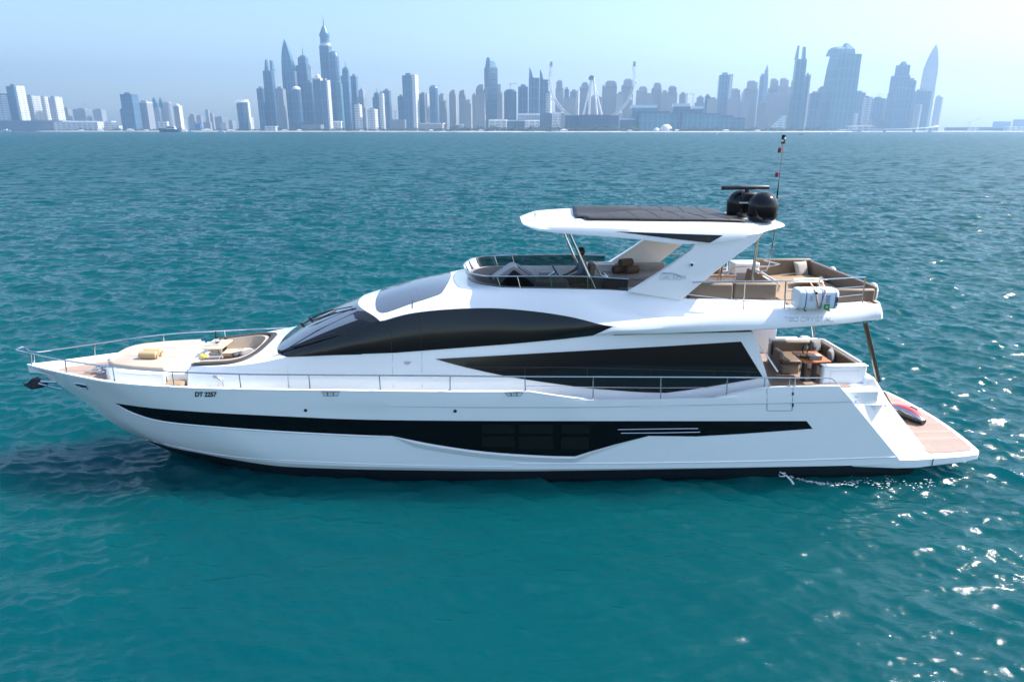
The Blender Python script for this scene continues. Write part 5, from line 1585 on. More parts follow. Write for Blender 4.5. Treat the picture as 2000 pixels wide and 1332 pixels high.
# low waterfront on the near island
LG = 'low waterfront blocks'
for a, b, c, d_, tn, cr_, l in ((762, 792, 234, MID - 200, 'grey', None, 'low blue-grey block below the tall white-capped slab'), (820, 868, 241, MID - 240, 'stone', 'w', 'low beach hotel with pink roofs below the curved glass tower'), (890, 905, 243, MID - 240, 'stone', 'w', 'small low hotel wing right of the pink-roofed one'),
    (930, 948, 238, NEAR + 150, 'grey', None, 'stepped terrace block left of the white waterfront flats'), (955, 990, 234, NEAR + 60, 'white', 'w', 'left white-topped waterfront block of flats'), (988, 1026, 235, NEAR + 90, 'dark', 'w', 'dark middle block between the white waterfront flats'), (1025, 1054, 235, NEAR + 60, 'white', 'w', 'white waterfront block of flats left of the dark mall'), (1012, 1055, 222, NEAR + 130, 'grey', 'w', 'taller white-topped block behind the waterfront flats'), (1053, 1080, 222, NEAR + 140, 'dark', None, 'dark blue block left of the white-framed corner block'), (1078, 1096, 220, NEAR + 110, 'white', 'w', 'white-framed corner block under the left end of the wheel'),
    (1103, 1132, 226, NEAR, 'dark', 'd', 'left wing of the dark mall under the wheel'), (1130, 1188, 225, NEAR - 30, 'dark', 'd', 'dark glass mall front under the wheel legs'), (1186, 1208, 226, NEAR, 'dark', 'd', 'right wing of the dark mall under the wheel'), (1210, 1240, 232, NEAR + 40, 'dark', 'w', 'lower dark annex right of the mall'),
    (1232, 1282, 206, NEAR + 80, 'teal', 'w', 'tall pale-framed block behind the white domes'), (1246, 1306, 218, NEAR + 30, 'teal', 'd', 'wide glass block with dark flat roof behind the domes'), (1290, 1326, 221, NEAR + 10, 'teal', 'd', 'white-columned glass block right of the domes'), (1314, 1346, 203, NEAR + 90, 'dark', 'w', 'white-framed block rising behind the glass blocks'), (1346, 1372, 208, NEAR + 110, 'dark', 'w', 'second white-framed block stepping down to the right'),
    (1330, 1370, 220, NEAR, 'teal', 'd', 'blue glass block right of the white-columned one'), (1368, 1404, 222, NEAR + 10, 'teal', 'd', 'glass block with two white stripes and dark roof'), (1400, 1430, 226, NEAR + 20, 'teal', 'd', 'next smaller glass block of the row stepping down'), (1428, 1453, 230, NEAR + 30, 'teal', 'd', 'smallest last glass block of the row stepping down'),
    (1656, 1700, 246, NEAR + 100, 'white', 'w', 'low white pavilion below the broad scooped tower'), (1700, 1745, 235, MID - 120, 'grey', None, 'low hazy hall left of the ribbed stepped tower'),
    (1845, 1880, 249, MID, 'dark', 'w', 'low dark shed with white roof beyond the bridge'), (1881, 1905, 248, MID, 'white', 'w', 'pale shed between the dark shed and the blue shed'), (1905, 1940, 249, MID, 'glass', None, 'long blue shed on the right beach'), (1940, 1962, 250, MID - 30, 'dark', 'w', 'small dark shed right of the blue shed'), (1960, 1994, 248, MID - 60, 'white', 'w', 'white hall near the right edge of the photo'), (1944, 1971, 238, FAR, 'glass', None, 'hazy blue block behind the sheds at right'), (1984, 2012, 234, FAR, 'glass', None, 'hazy blue block cut by the right edge of the photo'),
    (590, 630, 244, MID - 200, 'grey', None, 'long low grey hall below the domed tower'), (652, 668, 237, MID - 200, 'white', 'w', 'small white villa below the round-topped tower'), (520, 542, 247, MID - 240, 'white', 'w', 'low white beach pavilion below the finned tower'), (310, 328, 238, LEFT - 40, 'white', None, 'white hall under the hazy pointed twins'), (430, 440, 240, LEFT, 'white', None, 'small cream block left of the visor tower'), (398, 412, 239, LEFT, 'grey', None, 'low grey block right of the dark blue box'), (212, 236, 246, LEFT - 60, 'white', None, 'low white shed left of the plain blue slab')):
    T_('block', a, b, c, d_, tn, l, 3, cr_, .5, 'building', LG, 'waterfront_block')

# observation wheel: unfinished lower rim, hub and four legs
hubX, hubZ = wx(1157, 153, NEAR + 180)
rad_ = (wx(1241, 153, NEAR + 180)[0] - wx(1073, 153, NEAR + 180)[0]) / 2
wh = thing('observation_wheel', 'huge white ferris wheel with open unfinished rim and four splayed legs', 'ferris wheel', (hubX, NEAR + 180, GZ), 0)
hz = hubZ - GZ
arc_ = [(rad_ * math.cos(a), 0, hz + rad_ * math.sin(a)) for a in [R(164 + (376 - 164) * k / 60) for k in range(61)]]
MB().tube(arc_, 2.2, 6).build('wheel_rim', M['roofw'], wh)
MB().tube([(x * .955, 0, hz + (z - hz) * .955) for x, y, z in arc_], 1.2, 5).build('inner_rim', M['roofw'], wh)
for k in range(0, 61, 3):
    x, y, z = arc_[k]
    MB().tube([(x * .955, 0, hz + (z - hz) * .955), (x, 0, z)], .7, 4).build('rim_brace', M['roofw'], wh)
    if k % 6 == 0:
        MB().lathe([(1.5, -3), (4, -2), (4, 2), (1.5, 3)], 10, (x * 1.03, 0, hz + (z - hz) * 1.03)).build('capsule', M['roofw'], wh)
for k in (0, 60):
    x, y, z = arc_[k]; MB().box((x, 0, z + 4), (8, 6, 16)).build('rim_end_block', F['grey'], wh, smooth=False)
for tx, dy in ((1131, -22), (1152, 22), (1167, -22), (1186, 22)):
    X_, Z_ = wx(tx, 228, NEAR + 180)
    MB().tube([(X_ - hubX, dy * 2, 5), ((3 if tx > 1157 else -3), dy * .5, hz)], 4.2, 8, r1=3.2).build('wheel_leg', M['roofw'], wh)
mb = MB(); mb.lathe([(7, -16), (9, -12), (9, 12), (7, 16)], 16); o = mb.build('wheel_hub', F['dark'], wh); o.location = (-4, 0, hz); o.rotation_euler = (R(90), 0, 0)
# white domes by the water
for a, b, c, l in ((1289, 1314, 243, 'large white dome on the island shore'), (1276, 1289, 250, 'small white dome beside the large one')):
    Y = NEAR - 90; X0, zt = wx(a, c, Y); X1, _ = wx(b, c, Y); r_ = (X1 - X0) / 2
    mb = MB(); mb.lathe([(r_ * math.cos(R(k)), (zt - GZ) * math.sin(R(k))) for k in (0, 15, 30, 45, 60, 75, 88)], 24)
    o = mb.build('dome_building', M['roofw'], None, loc=((X0 + X1) / 2, Y, GZ)); tag(o, l, 'dome')
# cranes
for px, yt, yb, D, jib, l in ((997, 163, 176, NEAR + 300, 12, 'tower crane on the dark rounded glass block'), (1354, 183, 200, MID, -8, 'thin tower crane behind the white-framed blocks'), (1716, 184, 193, MID, 14, 'crane jib over the ragged unfinished roof at right'), (772, 216, 234, MID, -10, 'thin crane left of the tall white-capped slab'), (1893, 238, 252, MID, 22, 'slanted crane boom over the right-hand sheds'), (166, 203, 214, FAR, 6, 'thin mast crane above the wide grey hazy block')):
    X_, zt = wx(px, yt, D); _, zb = wx(px, yb, D)
    c_ = thing('tower_crane', l, 'crane', (X_, D - 4, zb), 0)
    MB().tube([(0, 0, -20), (0, 0, zt - zb)], 1.0, 5).build('crane_mast', M['lgrey'], c_)
    J = jib / FPX * D
    MB().tube([(-J * .3, 0, (zt - zb) * .85), (J, 0, (zt - zb) * (.95 if abs(jib) < 20 else 1.5))], .9, 5).build('crane_jib', M['lgrey'], c_)
# shore: land, beaches, tree belts, bridge, boxes
def shore(px): # distance of the water's edge by bearing
    return np.interp(px, [-600, 0, 520, 780, 840, 1000, 1450, 1640, 1700, 1800, 2000, 2700], [3050, 3000, 2700, 2600, 2350, 2250, 2250, 2320, 2600, 2650, 2600, 2600])
mbL = MB(); mbB = MB(); rl = []; rb_ = []
for px in range(-900, 2901, 8):
    Y = float(shore(px)) + 26 * math.sin(px * .031) + 14 * math.sin(px * .13) + 8 * math.sin(px * .37)
    k = (px - 1000) / FPX / 1.047
    rb_.append([(k * Y, Y, -1.2), (k * (Y + 8), Y + 8, .4), (k * (Y + 55), Y + 55, 2.9)])
    rl.append([(k * (Y + 54), Y + 54, 2.85), (k * (Y + 60), Y + 60, GZ + .15), (k * 6200, 6200, GZ + .1)])
mbB.loft(rb_); mbL.loft(rl)
tag(mbB.build('beach', M['sandb'], None), 'pale sand strip along the far shore', 'beach', kind='structure')
tag(mbL.build('land', M['landm'], None), 'flat land under the skyline', 'land', kind='structure')
rng = random.Random(3)
def belt(name, px0, px1, off, hmin, hmax, n, label):
    mb = MB()
    for i in range(n):
        px = rng.uniform(px0, px1); Y = float(shore(px)) + off + rng.uniform(-14, 26)
        X = (px - 1000) / FPX / 1.047 * Y
        h = rng.uniform(hmin, hmax) * (.55 + .45 * math.sin(px * .21) * math.sin(px * .047 + 1) + .2); r = h * rng.uniform(.35, .6)
        for k in range(9):
            c = Vector((X + rng.gauss(0, r * .6), Y + rng.gauss(0, r * .6), GZ + h * rng.uniform(.3, 1)))
            a = rng.uniform(1.2, 2.6)
            d1 = Vector((rng.gauss(0, 1), rng.gauss(0, 1), rng.gauss(0, .6))).normalized() * a; d2 = Vector((rng.gauss(0, 1), rng.gauss(0, 1), rng.gauss(0, 1))).normalized() * a
            mb.poly([c - d1, c + d2, c + d1, c - d2])
    return tag(mb.build(name, M['leaf'], None, weld=False, smooth=False), label, 'trees', kind='stuff')
belt('tree_belt', 880, 1250, 75, 8, 20, 700, 'dark tree belt on the island shore below the wheel')
belt('tree_belt', 1310, 1600, 75, 7, 15, 480, 'low tree belt before the row of glass blocks')
belt('tree_belt', 560, 880, 75, 5, 13, 420, 'low shrubs along the beach below the tall cluster')
belt('tree_belt', 60, 560, 80, 4, 11, 420, 'low shrubs along the left shore')
X0, z0 = wx(1640, 254, NEAR + 60); X1, z1 = wx(1832, 245, MID - 150)
br = thing('road_bridge', 'long low white causeway bridge rising to the right shore', 'bridge', (X0, NEAR + 60, 0), 0)
mb = MB(); pts_ = [(0, 0, 6), ((X1 - X0) * .5, 60, 9), ((X1 - X0) * .8, 160, 17), (X1 - X0, 360, 22)]
rows = []
for x, y, z in cr(pts_, 6): rows.append([(x, y, z), (x, y, z + 3), (x, y + 14, z + 3), (x, y + 14, z)])
mb.loft(rows, closed=True, cap=True); mb.build('bridge_deck', M['roofw'], br, smooth=False)
for i, (x, y, z) in enumerate(cr(pts_, 6)[4::3]):
    MB().box((x, y + 7, z / 2), (5, 6, z)).build('bridge_pier', F['grey'], br, smooth=False)
Xa, za = wx(381, 243, LEFT - 80); Xb, _ = wx(392, 243, LEFT - 80)
dk = thing('dark_hoarding', 'dark blue box-shaped block standing on the left shore', 'block', ((Xa + Xb) / 2, LEFT - 80, GZ), 0)
MB().box((0, 0, (za - GZ) / 2), (Xb - Xa, 14, za - GZ)).build('walls', M['blue'], dk, smooth=False)
MB().box((0, 0, za - GZ + .6), (Xb - Xa + 1, 15, 1.2)).build('flat_roof', M['dgrey'], dk, smooth=False)
# small white tents and sheds along the shores
for i, (px, wd, ht_) in enumerate(((158, 8, 5), (196, 10, 6), (254, 12, 8), (285, 9, 5), (340, 10, 6), (360, 9, 7), (404, 20, 8), (450, 14, 5), (556, 12, 5), (584, 8, 6), (706, 8, 5), (842, 9, 6), (940, 10, 6), (1102, 14, 7), (1230, 9, 5), (1322, 8, 6), (1418, 12, 5), (1480, 9, 5))):
    Y = float(shore(px)) + 62; X = (px - 1000) / FPX / 1.047 * Y; wm = wd / FPX * Y
    t = thing('beach_tent', 'small white peaked tent on the far beach', 'tent', (X, Y, GZ), 0, 'white tents along the far beach')
    mb = MB(); mb.box((0, 0, ht_ * .3), (wm, 8, ht_ * .6)); mb.build('walls', M['roofw'], t, smooth=False)
    mb = MB(); mb.box((0, 0, ht_ * .8), (wm * 1.1, 9, ht_ * .4), taper=.15); mb.build('peaked_roof', M['roofw'], t, smooth=False)
# boats far out
def boat(xl, xr, yb, kind, label, hullm='white'):
    d = ray((xl + xr) / 2, yb); Y = -CAM_H / d[2] * d[1]; X = d[0] / d[1] * Y; L = (xr - xl) / FPX * Y
    b = thing('far_boat', label, 'boat', (X, Y, 0), rng.choice((0, math.pi)), 'boats near the far shore')
    mb = MB(); h = L * .10
    rows = []
    for u, wf, zf in ((-.5, .16, 0.75), (-.2, .17, .8), (.15, .15, .9), (.38, .08, 1.05), (.5, .005, 1.25)):
        rows.append([(u * L, -wf * L, zf * h * 1.6), (u * L * .96, -wf * L * .7, -.3), (u * L * .96, wf * L * .7, -.3), (u * L, wf * L, zf * h * 1.6)])
    mb.loft(rows); mb.loft([[r[3], r[0]] for r in rows]); mb.face(mb.verts(rows[0])); mb.build('hull', M[hullm], b)
    mb = MB(); mb.box((-.08 * L, 0, h * 2.0), (.42 * L, .2 * L, h * 1.3), taper=.8); mb.build('cabin', M['white'], b, smooth=False)
    mb = MB(); mb.box((-.08 * L, 0, h * 2.1), (.38 * L, .205 * L, h * .4)); mb.build('cabin_window', M['glassd'], b, smooth=False)
    mb = MB(); mb.tube([(-.1 * L, 0, h * 2.5), (-.1 * L, 0, h * (4 if kind else 3.4))], L * .008, 5); mb.build('mast', M['lgrey'], b)
boat(3, 22, 258, 0, 'white motorboat on the water at the far left edge')
boat(312, 352, 258.6, 0, 'long dark-hulled boat below the lone beige tower', 'dgrey')
boat(368, 378, 258.3, 0, 'tiny white boat left of the dark blue box')
boat(425, 439, 259.2, 0, 'white speedboat left of the visor tower')
boat(752, 764, 256.8, 0, 'white yacht close to the beach below the ribbed blue tower', 'white')
boat(860, 874, 258.4, 1, 'white yacht at the tip of the island beach')
boat(1559, 1568, 263.5, 0, 'small dark boat alone below the teal finned tower', 'dgrey')
for px, py, l in ((1401, 263, 'white buoy floating below the tall flat blue tower'), (1623, 262.5, 'white buoy floating below the broad scooped tower')):
    d = ray(px, py); Y = -CAM_H / d[2] * d[1]; X = d[0] / d[1] * Y
    mb = MB(); mb.lathe([(.9, -.4), (1.0, .5), (.5, 1.0), (.2, 2.6), (.05, 3.2)], 12)
    tag(mb.build('buoy', M['white'], None, loc=(X, Y, 0)), l, 'buoy', 'buoys')
# ------------------------------------------------------------------ air
mb = MB(); mb.box((0, 3050, 262), (11000, 6900, 530))
hz_ = mb.build('haze', None, None, smooth=False) if False else None
bm_ = mb.bm
me_ = bpy.data.meshes.new('haze'); bm_.to_mesh(me_); bm_.free()
hm = bpy.data.materials.new('sea_haze'); hm.use_nodes = True
hm.node_tree.nodes.remove(hm.node_tree.nodes['Principled BSDF'])
pv = hm.node_tree.nodes.new('ShaderNodeVolumePrincipled')
pv.inputs['Color'].default_value = (.42, .60, .80, 1)
pv.inputs['Density'].default_value = HAZE_D
pv.inputs['Anisotropy'].default_value = .55
hm.node_tree.links.new(pv.outputs[0], hm.node_tree.nodes['Material Output'].inputs['Volume'])
me_.materials.append(hm)
hzo = bpy.data.objects.new('haze', me_); col.objects.link(hzo)
hzo.display_type = 'WIRE'
tag(hzo, 'pale blue sea haze in front of the skyline', 'haze', kind='stuff')
# ------------------------------------------------------------------ loose things on board
def towel(u, v, z, L, r, rz, m, label, group):
    t = thing('rolled_towel', label, 'towel', W(u, v, z), CYAW + rz, group)
    mb = MB(); n = 22; prof = []
    mb.lathe([(r * .72, -L / 2), (r * .96, -L / 2 + .015), (r, -L * .3), (r * .98, 0), (r, L * .3), (r * .95, L / 2 - .015), (r * .72, L / 2)], n)
    o = mb.build('towel_roll', m, t, angle=50); o.rotation_euler = (0, R(90), 0); o.location = (0, 0, r)
    sp = [(L / 2 + .004, a / 18 * r * .8 * math.cos(a), r + a / 18 * r * .8 * math.sin(a)) for a in [k * .6 for k in range(4, 30)]]
    MB().tube(sp, .008, 5).build('towel_fold', m, t); MB().tube([(-x, y, z_) for x, y, z_ in sp], .008, 5).build('towel_fold', m, t)
    return t
tw = uv(296, 697, 2.94)
towel(tw[0], tw[1] - .12, 2.937, .46, .10, R(-6), M['towel'], 'near ochre rolled towel lying on the foredeck sunpad', 'rolled towels on the foredeck')
towel(tw[0] + .01, tw[1] + .09, 2.937, .46, .10, R(-6), M['towel'], 'far ochre rolled towel lying on the foredeck sunpad', 'rolled towels on the foredeck')
for du, dv, dz, l in ((-.12, 0, 0, 'front brown rolled towel under the stack on the shaded flybridge settee'), (.22, -.05, 0, 'rear brown rolled towel under the stack on the shaded flybridge settee'), (.05, -.02, .19, 'brown rolled towel on top of the stack on the flybridge settee')):
    towel(3.12 + du, .78 + dv, 4.805 + dz, .40, .11, R(20), M['towelb'], l, 'rolled towels on the flybridge settee')
p_ = uv(1603, 538, 4.62)
towel(8.62, .55, 4.515, .38, .09, R(60), M['towel'], 'ochre rolled towel in the corner of the aft flybridge sofa', None)
def pillow(u, v, z, s_, rz, tilt, m, label, group=None):
    t = thing('throw_pillow', label, 'pillow', W(u, v, z), CYAW + rz, group)
    mb = MB(); N = 12; rows = []
    top, bot = [], []
    for i in range(N + 1):
        a, b = [], []
        for j in range(N + 1):
            x, y = i / N * 2 - 1, j / N * 2 - 1
            k = (max(0, (1 - x ** 4) * (1 - y ** 4))) ** .55
            ex = 1 - .07 * (1 - abs(x)) * 0; pin = 1 - .08 * (1 - abs(y) ** 2)
            pin2 = 1 - .08 * (1 - abs(x) ** 2)
            X, Y = x * s_ / 2 * pin, y * s_ / 2 * pin2
            a.append((X, .075 * k, Y + s_ / 2)); b.append((X, -.075 * k, Y + s_ / 2))
        top.append(a); bot.append(b)
    mb.loft(top); mb.loft(bot, flip=True)
    o = mb.build('cushion', m, t, angle=80); o.rotation_euler = (tilt, 0, 0)
    mb = MB(); e = [top[i][0] for i in range(N + 1)] + [top[N][j] for j in range(1, N + 1)] + [top[N - i][N] for i in range(1, N + 1)] + [top[0][N - j] for j in range(1, N)]
    mb.tube(e, .006, 5, closed=True); o2 = mb.build('piping', m, o)
    return t
pillow(8.52, 1.45, 4.51, .46, R(18), R(-22), M['pillow'], 'pale square pillow leaning in the far corner of the aft flybridge sofa')
pillow(8.66, .32, 2.53, .42, R(28), R(-16), M['grey'], 'grey pillow in the corner of the cockpit sofa behind the wooden table', 'pillows on the cockpit sofa')
pillow(8.74, -.42, 2.53, .38, R(52), R(-16), M['grey'], 'grey pillow on the cockpit sofa nearer the white bar unit', 'pillows on the cockpit sofa')
def bolster(u, v, z, L, r, rz, m, label):
    t = thing('bolster_pillow', label, 'pillow', W(u, v, z), CYAW + rz)
    mb = MB(); mb.lathe([(r * .5, -L / 2), (r * .9, -L / 2 + .02), (r, -L * .3), (r, L * .3), (r * .9, L / 2 - .02), (r * .5, L / 2)], 16)
    o = mb.build('cushion', m, t, angle=60); o.rotation_euler = (0, R(90), 0); o.location = (0, 0, r)
    mb = MB()
    for k in (-1, 1): mb.tube([(k * (L / 2 - .012), r * .92 * math.cos(a), r + r * .92 * math.sin(a)) for a in [6.283 * i / 16 for i in range(16)]], .006, 5, closed=True)
    mb.build('piping', m, o)
q_ = uv(478, 697, 2.76)
bolster(q_[0] + .06, q_[1] + .05, 2.745, .42, .09, R(50), M['grey'], 'grey bolster pillow on the near seat of the foredeck lounge')
bolster(q_[0] - .16, q_[1] + .0, 2.745, .34, .08, R(40), M['dgrey'], 'darker small bolster beside the grey one in the foredeck lounge')
# bottle, glasses, trays
def bottle(u, v, z, label):
    t = thing('wine_bottle', label, 'bottle', W(u, v, z), 0)
    mb = MB(); mb.lathe([(.034, 0), (.040, .01), (.040, .19), (.030, .235), (.015, .265), (.0145, .33), (.017, .332), (.017, .345), (.012, .346)], 16); mb.build('bottle_glass', M['bottle'], t)
    mb = MB(); mb.lathe([(.0405, .06), (.0408, .061), (.0408, .15), (.0405, .151)], 16); mb.build('label_band', M['paper'], t)
b_ = uv(424, 671, 3.025)
bottle(b_[0], b_[1], 3.022, 'dark wine bottle standing on the far foredeck table')
def glass(u, v, z, label, group, h=.2):
    t = thing('wine_glass', label, 'glass', W(u, v, z), 0, group)
    mb = MB(); mb.lathe([(.03, 0), (.032, .004), (.004, .012), (.004, h * .45), (.02, h * .5), (.036, h * .68), (.034, h), (.0325, h), (.034, h * .69), (.018, h * .52)], 14); mb.build('glass_bowl', M['clear'], t)
glass(b_[0] + .10, b_[1] - .02, 3.022, 'left stemmed glass right of the dark bottle on the far foredeck table', 'glasses beside the foredeck bottle')
glass(b_[0] + .16, b_[1] + .08, 3.022, 'right stemmed glass behind the dark bottle on the far foredeck table', 'glasses beside the foredeck bottle')
def tray(u, v, z, sx, sy, rz, m, label, name='serving_tray'):
    t = thing(name, label, 'tray', W(u, v, z), CYAW + rz)
    MB().box((0, 0, .008), (sx, sy, .016)).build('tray_base', m, t, bevel=.004)
    for i, (x, y, a, b) in enumerate(((0, sy / 2, sx, .014), (0, -sy / 2, sx, .014), (sx / 2, 0, .014, sy), (-sx / 2, 0, .014, sy))):
        MB().box((x, y, .027), (a - (.03 if a > b else 0), b - (.002 if b > a else 0), .05)).build('tray_rim', m, t)
    return t
tray(b_[0] - .06, b_[1] - .08, 3.022, .34, .26, R(10), M['paper'], 'small white tray at the foot of the dark bottle')
g_ = uv(413, 698, 2.93)
tray(g_[0] + .06, g_[1], 2.922, .34, .30, R(4), M['grey'], 'grey square tray on the near foredeck table')
f_ = uv(398, 700, 2.93)
t = thing('fruit_bowl', 'shallow bowl of yellow fruit beside the grey tray on the foredeck', 'bowl', W(f_[0], f_[1], 2.922), 0)
mb = MB(); mb.lathe([(.06, 0), (.13, .05), (.14, .055), (.125, .05), (.05, .012)], 20); mb.build('bowl', M['paper'], t)
rng2 = random.Random(4)
for k in range(7):
    a = k * .9; mb = MB(); mb.lathe([(.012, -.05), (.03, -.035), (.036, 0), (.03, .035), (.01, .05)], 10)
    o = mb.build('fruit', M['yellow'], t, loc=(.06 * math.cos(a), .06 * math.sin(a), .075 + .012 * (k % 2))); o.rotation_euler = (1.3, .3 * k, a)
# cockpit table setting
cz = 2.787
c1 = uv(1575, 691, cz); c2 = uv(1590, 701, cz); c3 = uv(1574, 697, cz)
t = thing('glass_vase', 'clear round vase on the varnished cockpit table', 'vase', W(c1[0] - .05, c1[1], cz), 0)
mb = MB(); mb.lathe([(.05, 0), (.06, .01), (.095, .10), (.09, .19), (.055, .26), (.06, .3), (.056, .3), (.052, .26), (.085, .19), (.09, .1), (.05, .015)], 18); mb.build('vase_body', M['clear'], t)
t = thing('grey_box', 'small grey box at the near end of the varnished cockpit table', 'box', W(c2[0], c2[1], cz), CYAW)
MB().box((0, 0, .05), (.34, .20, .10)).build('box_body', M['grey'], t, bevel=.008); MB().box((0, 0, .108), (.35, .21, .014)).build('box_lid', M['pillow'], t, bevel=.004)
t = thing('food_platter', 'dark platter of bread and snacks before the grey box in the cockpit', 'platter', W(c3[0] - .05, c3[1], cz), CYAW)
mb = MB(); mb.lathe([(.08, 0), (.15, .018), (.155, .022), (.14, .02)], 20); mb.build('plate', M['bottle'], t)
for k in range(6):
    mb = MB(); mb.lathe([(.008, -.06), (.025, -.04), (.03, 0), (.025, .04), (.008, .06)], 8); o = mb.build('bread_roll', M['towel'], t, loc=(.07 * math.cos(k * 1.05), .06 * math.sin(k * 1.05), .045)); o.rotation_euler = (1.5, 0, k * .8)
for k, (du, dv) in enumerate(((.14, .12), (.22, .06), (.26, .14))):
    glass(c1[0] + du, c1[1] + dv - .05, cz, ('left', 'middle', 'right')[k] + ' of three stemmed glasses beside the vase on the cockpit table', 'glasses on the cockpit table', .17)
# bucket on the flybridge counter
k_ = (6.02, 1.42, 4.647)
t = thing('ice_bucket', 'tan leather bucket holding dark bottles on the aft flybridge counter', 'bucket', W(*k_), CYAW)
mb = MB(); mb.lathe([(.105, 0), (.115, .01), (.155, .30), (.16, .32), (.148, .32), (.14, .29), (.10, .03)], 20); mb.build('bucket_body', M['basket'], t)
for s in (-1, 1):
    MB().tube([(s * .155, -.05, .24), (s * .20, -.045, .27), (s * .205, .0, .29), (s * .20, .045, .27), (s * .155, .05, .24)], .012, 6).build('bucket_handle', M['satin'], t)
for k, (x, y) in enumerate(((-.07, -.03), (.04, .05), (.06, -.05), (-.03, .06))):
    tt = thing('bucket_bottle', ('tallest', 'second', 'third', 'shortest')[k] + ' dark bottle neck sticking out of the tan leather bucket', 'bottle', W(k_[0] + x, k_[1] + y, k_[2] + .035), 0, 'bottles in the leather bucket')
    h = .42 - .025 * k
    mb = MB(); mb.lathe([(.032, 0), (.038, .01), (.038, h * .6), (.015, h * .78), (.014, h), (.006, h + .002)], 12); mb.build('bottle_glass', M['bottle'], tt)
    mb = MB(); mb.lathe([(.0165, h * .84), (.017, h * .85), (.017, h + .006), (.008, h + .01)], 12); mb.build('foil_cap', M['letter'], tt)
# life raft canister strapped to the flybridge rail
ra = P(1547, 601, 2.08); rb2 = P(1623, 599, 2.08); rt = P(1585, 557, 2.08)
rL = rb2[0] - ra[0]; rH = rt[2] - (ra[2] + rb2[2]) / 2 - .06
raft = thing('life_raft_canister', 'white ribbed life raft canister strapped outside the aft flybridge rail', 'life raft', W((ra[0] + rb2[0]) / 2, -2.16, (ra[2] + rb2[2]) / 2 + .01), CYAW + R(-1))
mb = MB(); n = 28; rows = []
def sq(u, w_, h_, p=5):
    r = []
    for k in range(n):
        a = 2 * math.pi * k / n; c, s_ = math.cos(a), math.sin(a)
        d = (abs(c) ** p + abs(s_) ** p) ** (-1 / p)
        r.append((u, w_ * d * c, h_ / 2 + h_ / 2 * d * s_))
    return r
for u, k in ((-.5, .80), (-.485, .90), (-.45, .97), (-.40, 1), (-.35, 1), (-.34, .975), (-.32, .975), (-.31, 1), (.05, 1), (.06, .975), (.08, .975), (.09, 1), (.38, 1), (.39, .975), (.41, .975), (.42, 1), (.46, .98), (.485, .92), (.5, .82)):
    rows.append([(p[0], p[1] * (k), (p[2] - rH / 2) * k + rH / 2) for p in sq(u * rL, .26, rH)])
mb.loft(rows, closed=True, cap=True); mb.build('raft_shell', M['raft'], raft, angle=30)
for u in (-.33, .07, .40):
    mb = MB(); a_ = [(p[0] - .012, p[1] * .985, (p[2] - rH / 2) * .985 + rH / 2) for p in sq(u * rL, .26, rH)]; b2 = [(p[0] + .024, p[1], p[2]) for p in a_]
    mb.loft([a_, b2], closed=True); mb.build('blue_band', M['blue'], raft, solid=.004)
def rib(name, pts, w_, m, par=raft):
    mb = MB(); rows = []
    for i, p in enumerate(pts):
        d = (Vector(pts[min(i + 1, len(pts) - 1)]) - Vector(pts[max(i - 1, 0)])).normalized(); sd = d.cross(Vector((0, -1, .001))).normalized() * w_ / 2
        rows.append([Vector(p) - sd, Vector(p) + sd])
    mb.loft(rows); return mb.build(name, m, par, solid=.006)
yf = -.268
rib('strap', [(-.14 * rL, .05, rH + .13), (-.13 * rL, -.18, rH + .02), (-.11 * rL, yf, rH - .06), (0 * rL, yf - .004, .04)], .035, M['strap'])
rib('strap', [(.17 * rL, .05, rH + .13), (.15 * rL, -.18, rH + .02), (.13 * rL, yf, rH - .06), (0.015 * rL, yf - .006, .04)], .035, M['strap'])
MB().box((-.11 * rL, yf - .015, rH - .06), (.05, .02, .06)).build('buckle', M['letter'], raft, bevel=.004)
MB().box((.20 * rL, yf - .001, .085), (.13, .012, .13)).build('green_sticker', M['green'], raft)
mb = MB(); mb.lathe([(.012, -.002), (.035, 0), (.035, .004)], 12); o = mb.build('sticker_emblem', M['yellowgreen'], raft, loc=(.20 * rL, yf - .008, .08)); o.rotation_euler = (R(90), 0, 0)
for k in range(7):
    MB().box((.21 * rL, yf + .001, rH - .13 - .028 * k), (.11 - .02 * (k % 3), .008, .012)).build('printed_line', M['blue'], raft)
for k in range(5):
    MB().box((-.2 * rL, yf + .001, rH - .12 - .03 * k), (.10 - .03 * (k % 2), .008, .008)).build('printed_line', M['lgrey'], raft)
tx = text_mesh('printed_lettering', 'VIKING' if False else 'YAGING' if False else 'RAFT' if False else '11850', .085, M['letter'], raft)
tx.rotation_euler = (R(90), R(-90), 0); tx.location = (.47 * rL, yf + .012, .10)
for u in (-.3, .3):
    MB().box((u * rL, 0, -.02), (.05, .42, .035)).build('cradle_bar', M['steel'], raft)
# lifebuoys on the far aft rail of the flybridge
for k, (u, v, l) in enumerate(((9.06, .9, 'white horseshoe lifebuoy on the aft flybridge rail, far one'), (9.06, -1.2, 'white horseshoe lifebuoy on the aft flybridge rail, near one'))):
    t = thing('lifebuoy', l, 'lifebuoy', W(u, v, 4.46), CYAW, 'lifebuoys on the aft flybridge rail')
    MB().tube([(.03, .16 * math.sin(a), .2 - .2 * math.cos(a)) for a in [R(35 + 290 * i / 20) for i in range(21)]], .055, 10).build('buoy_ring', M['white'], t)
    MB().tube([(.03, -.14, .38), (.03, 0, .42), (.03, .14, .38)], .012, 6).build('buoy_strap', M['letter'], t)
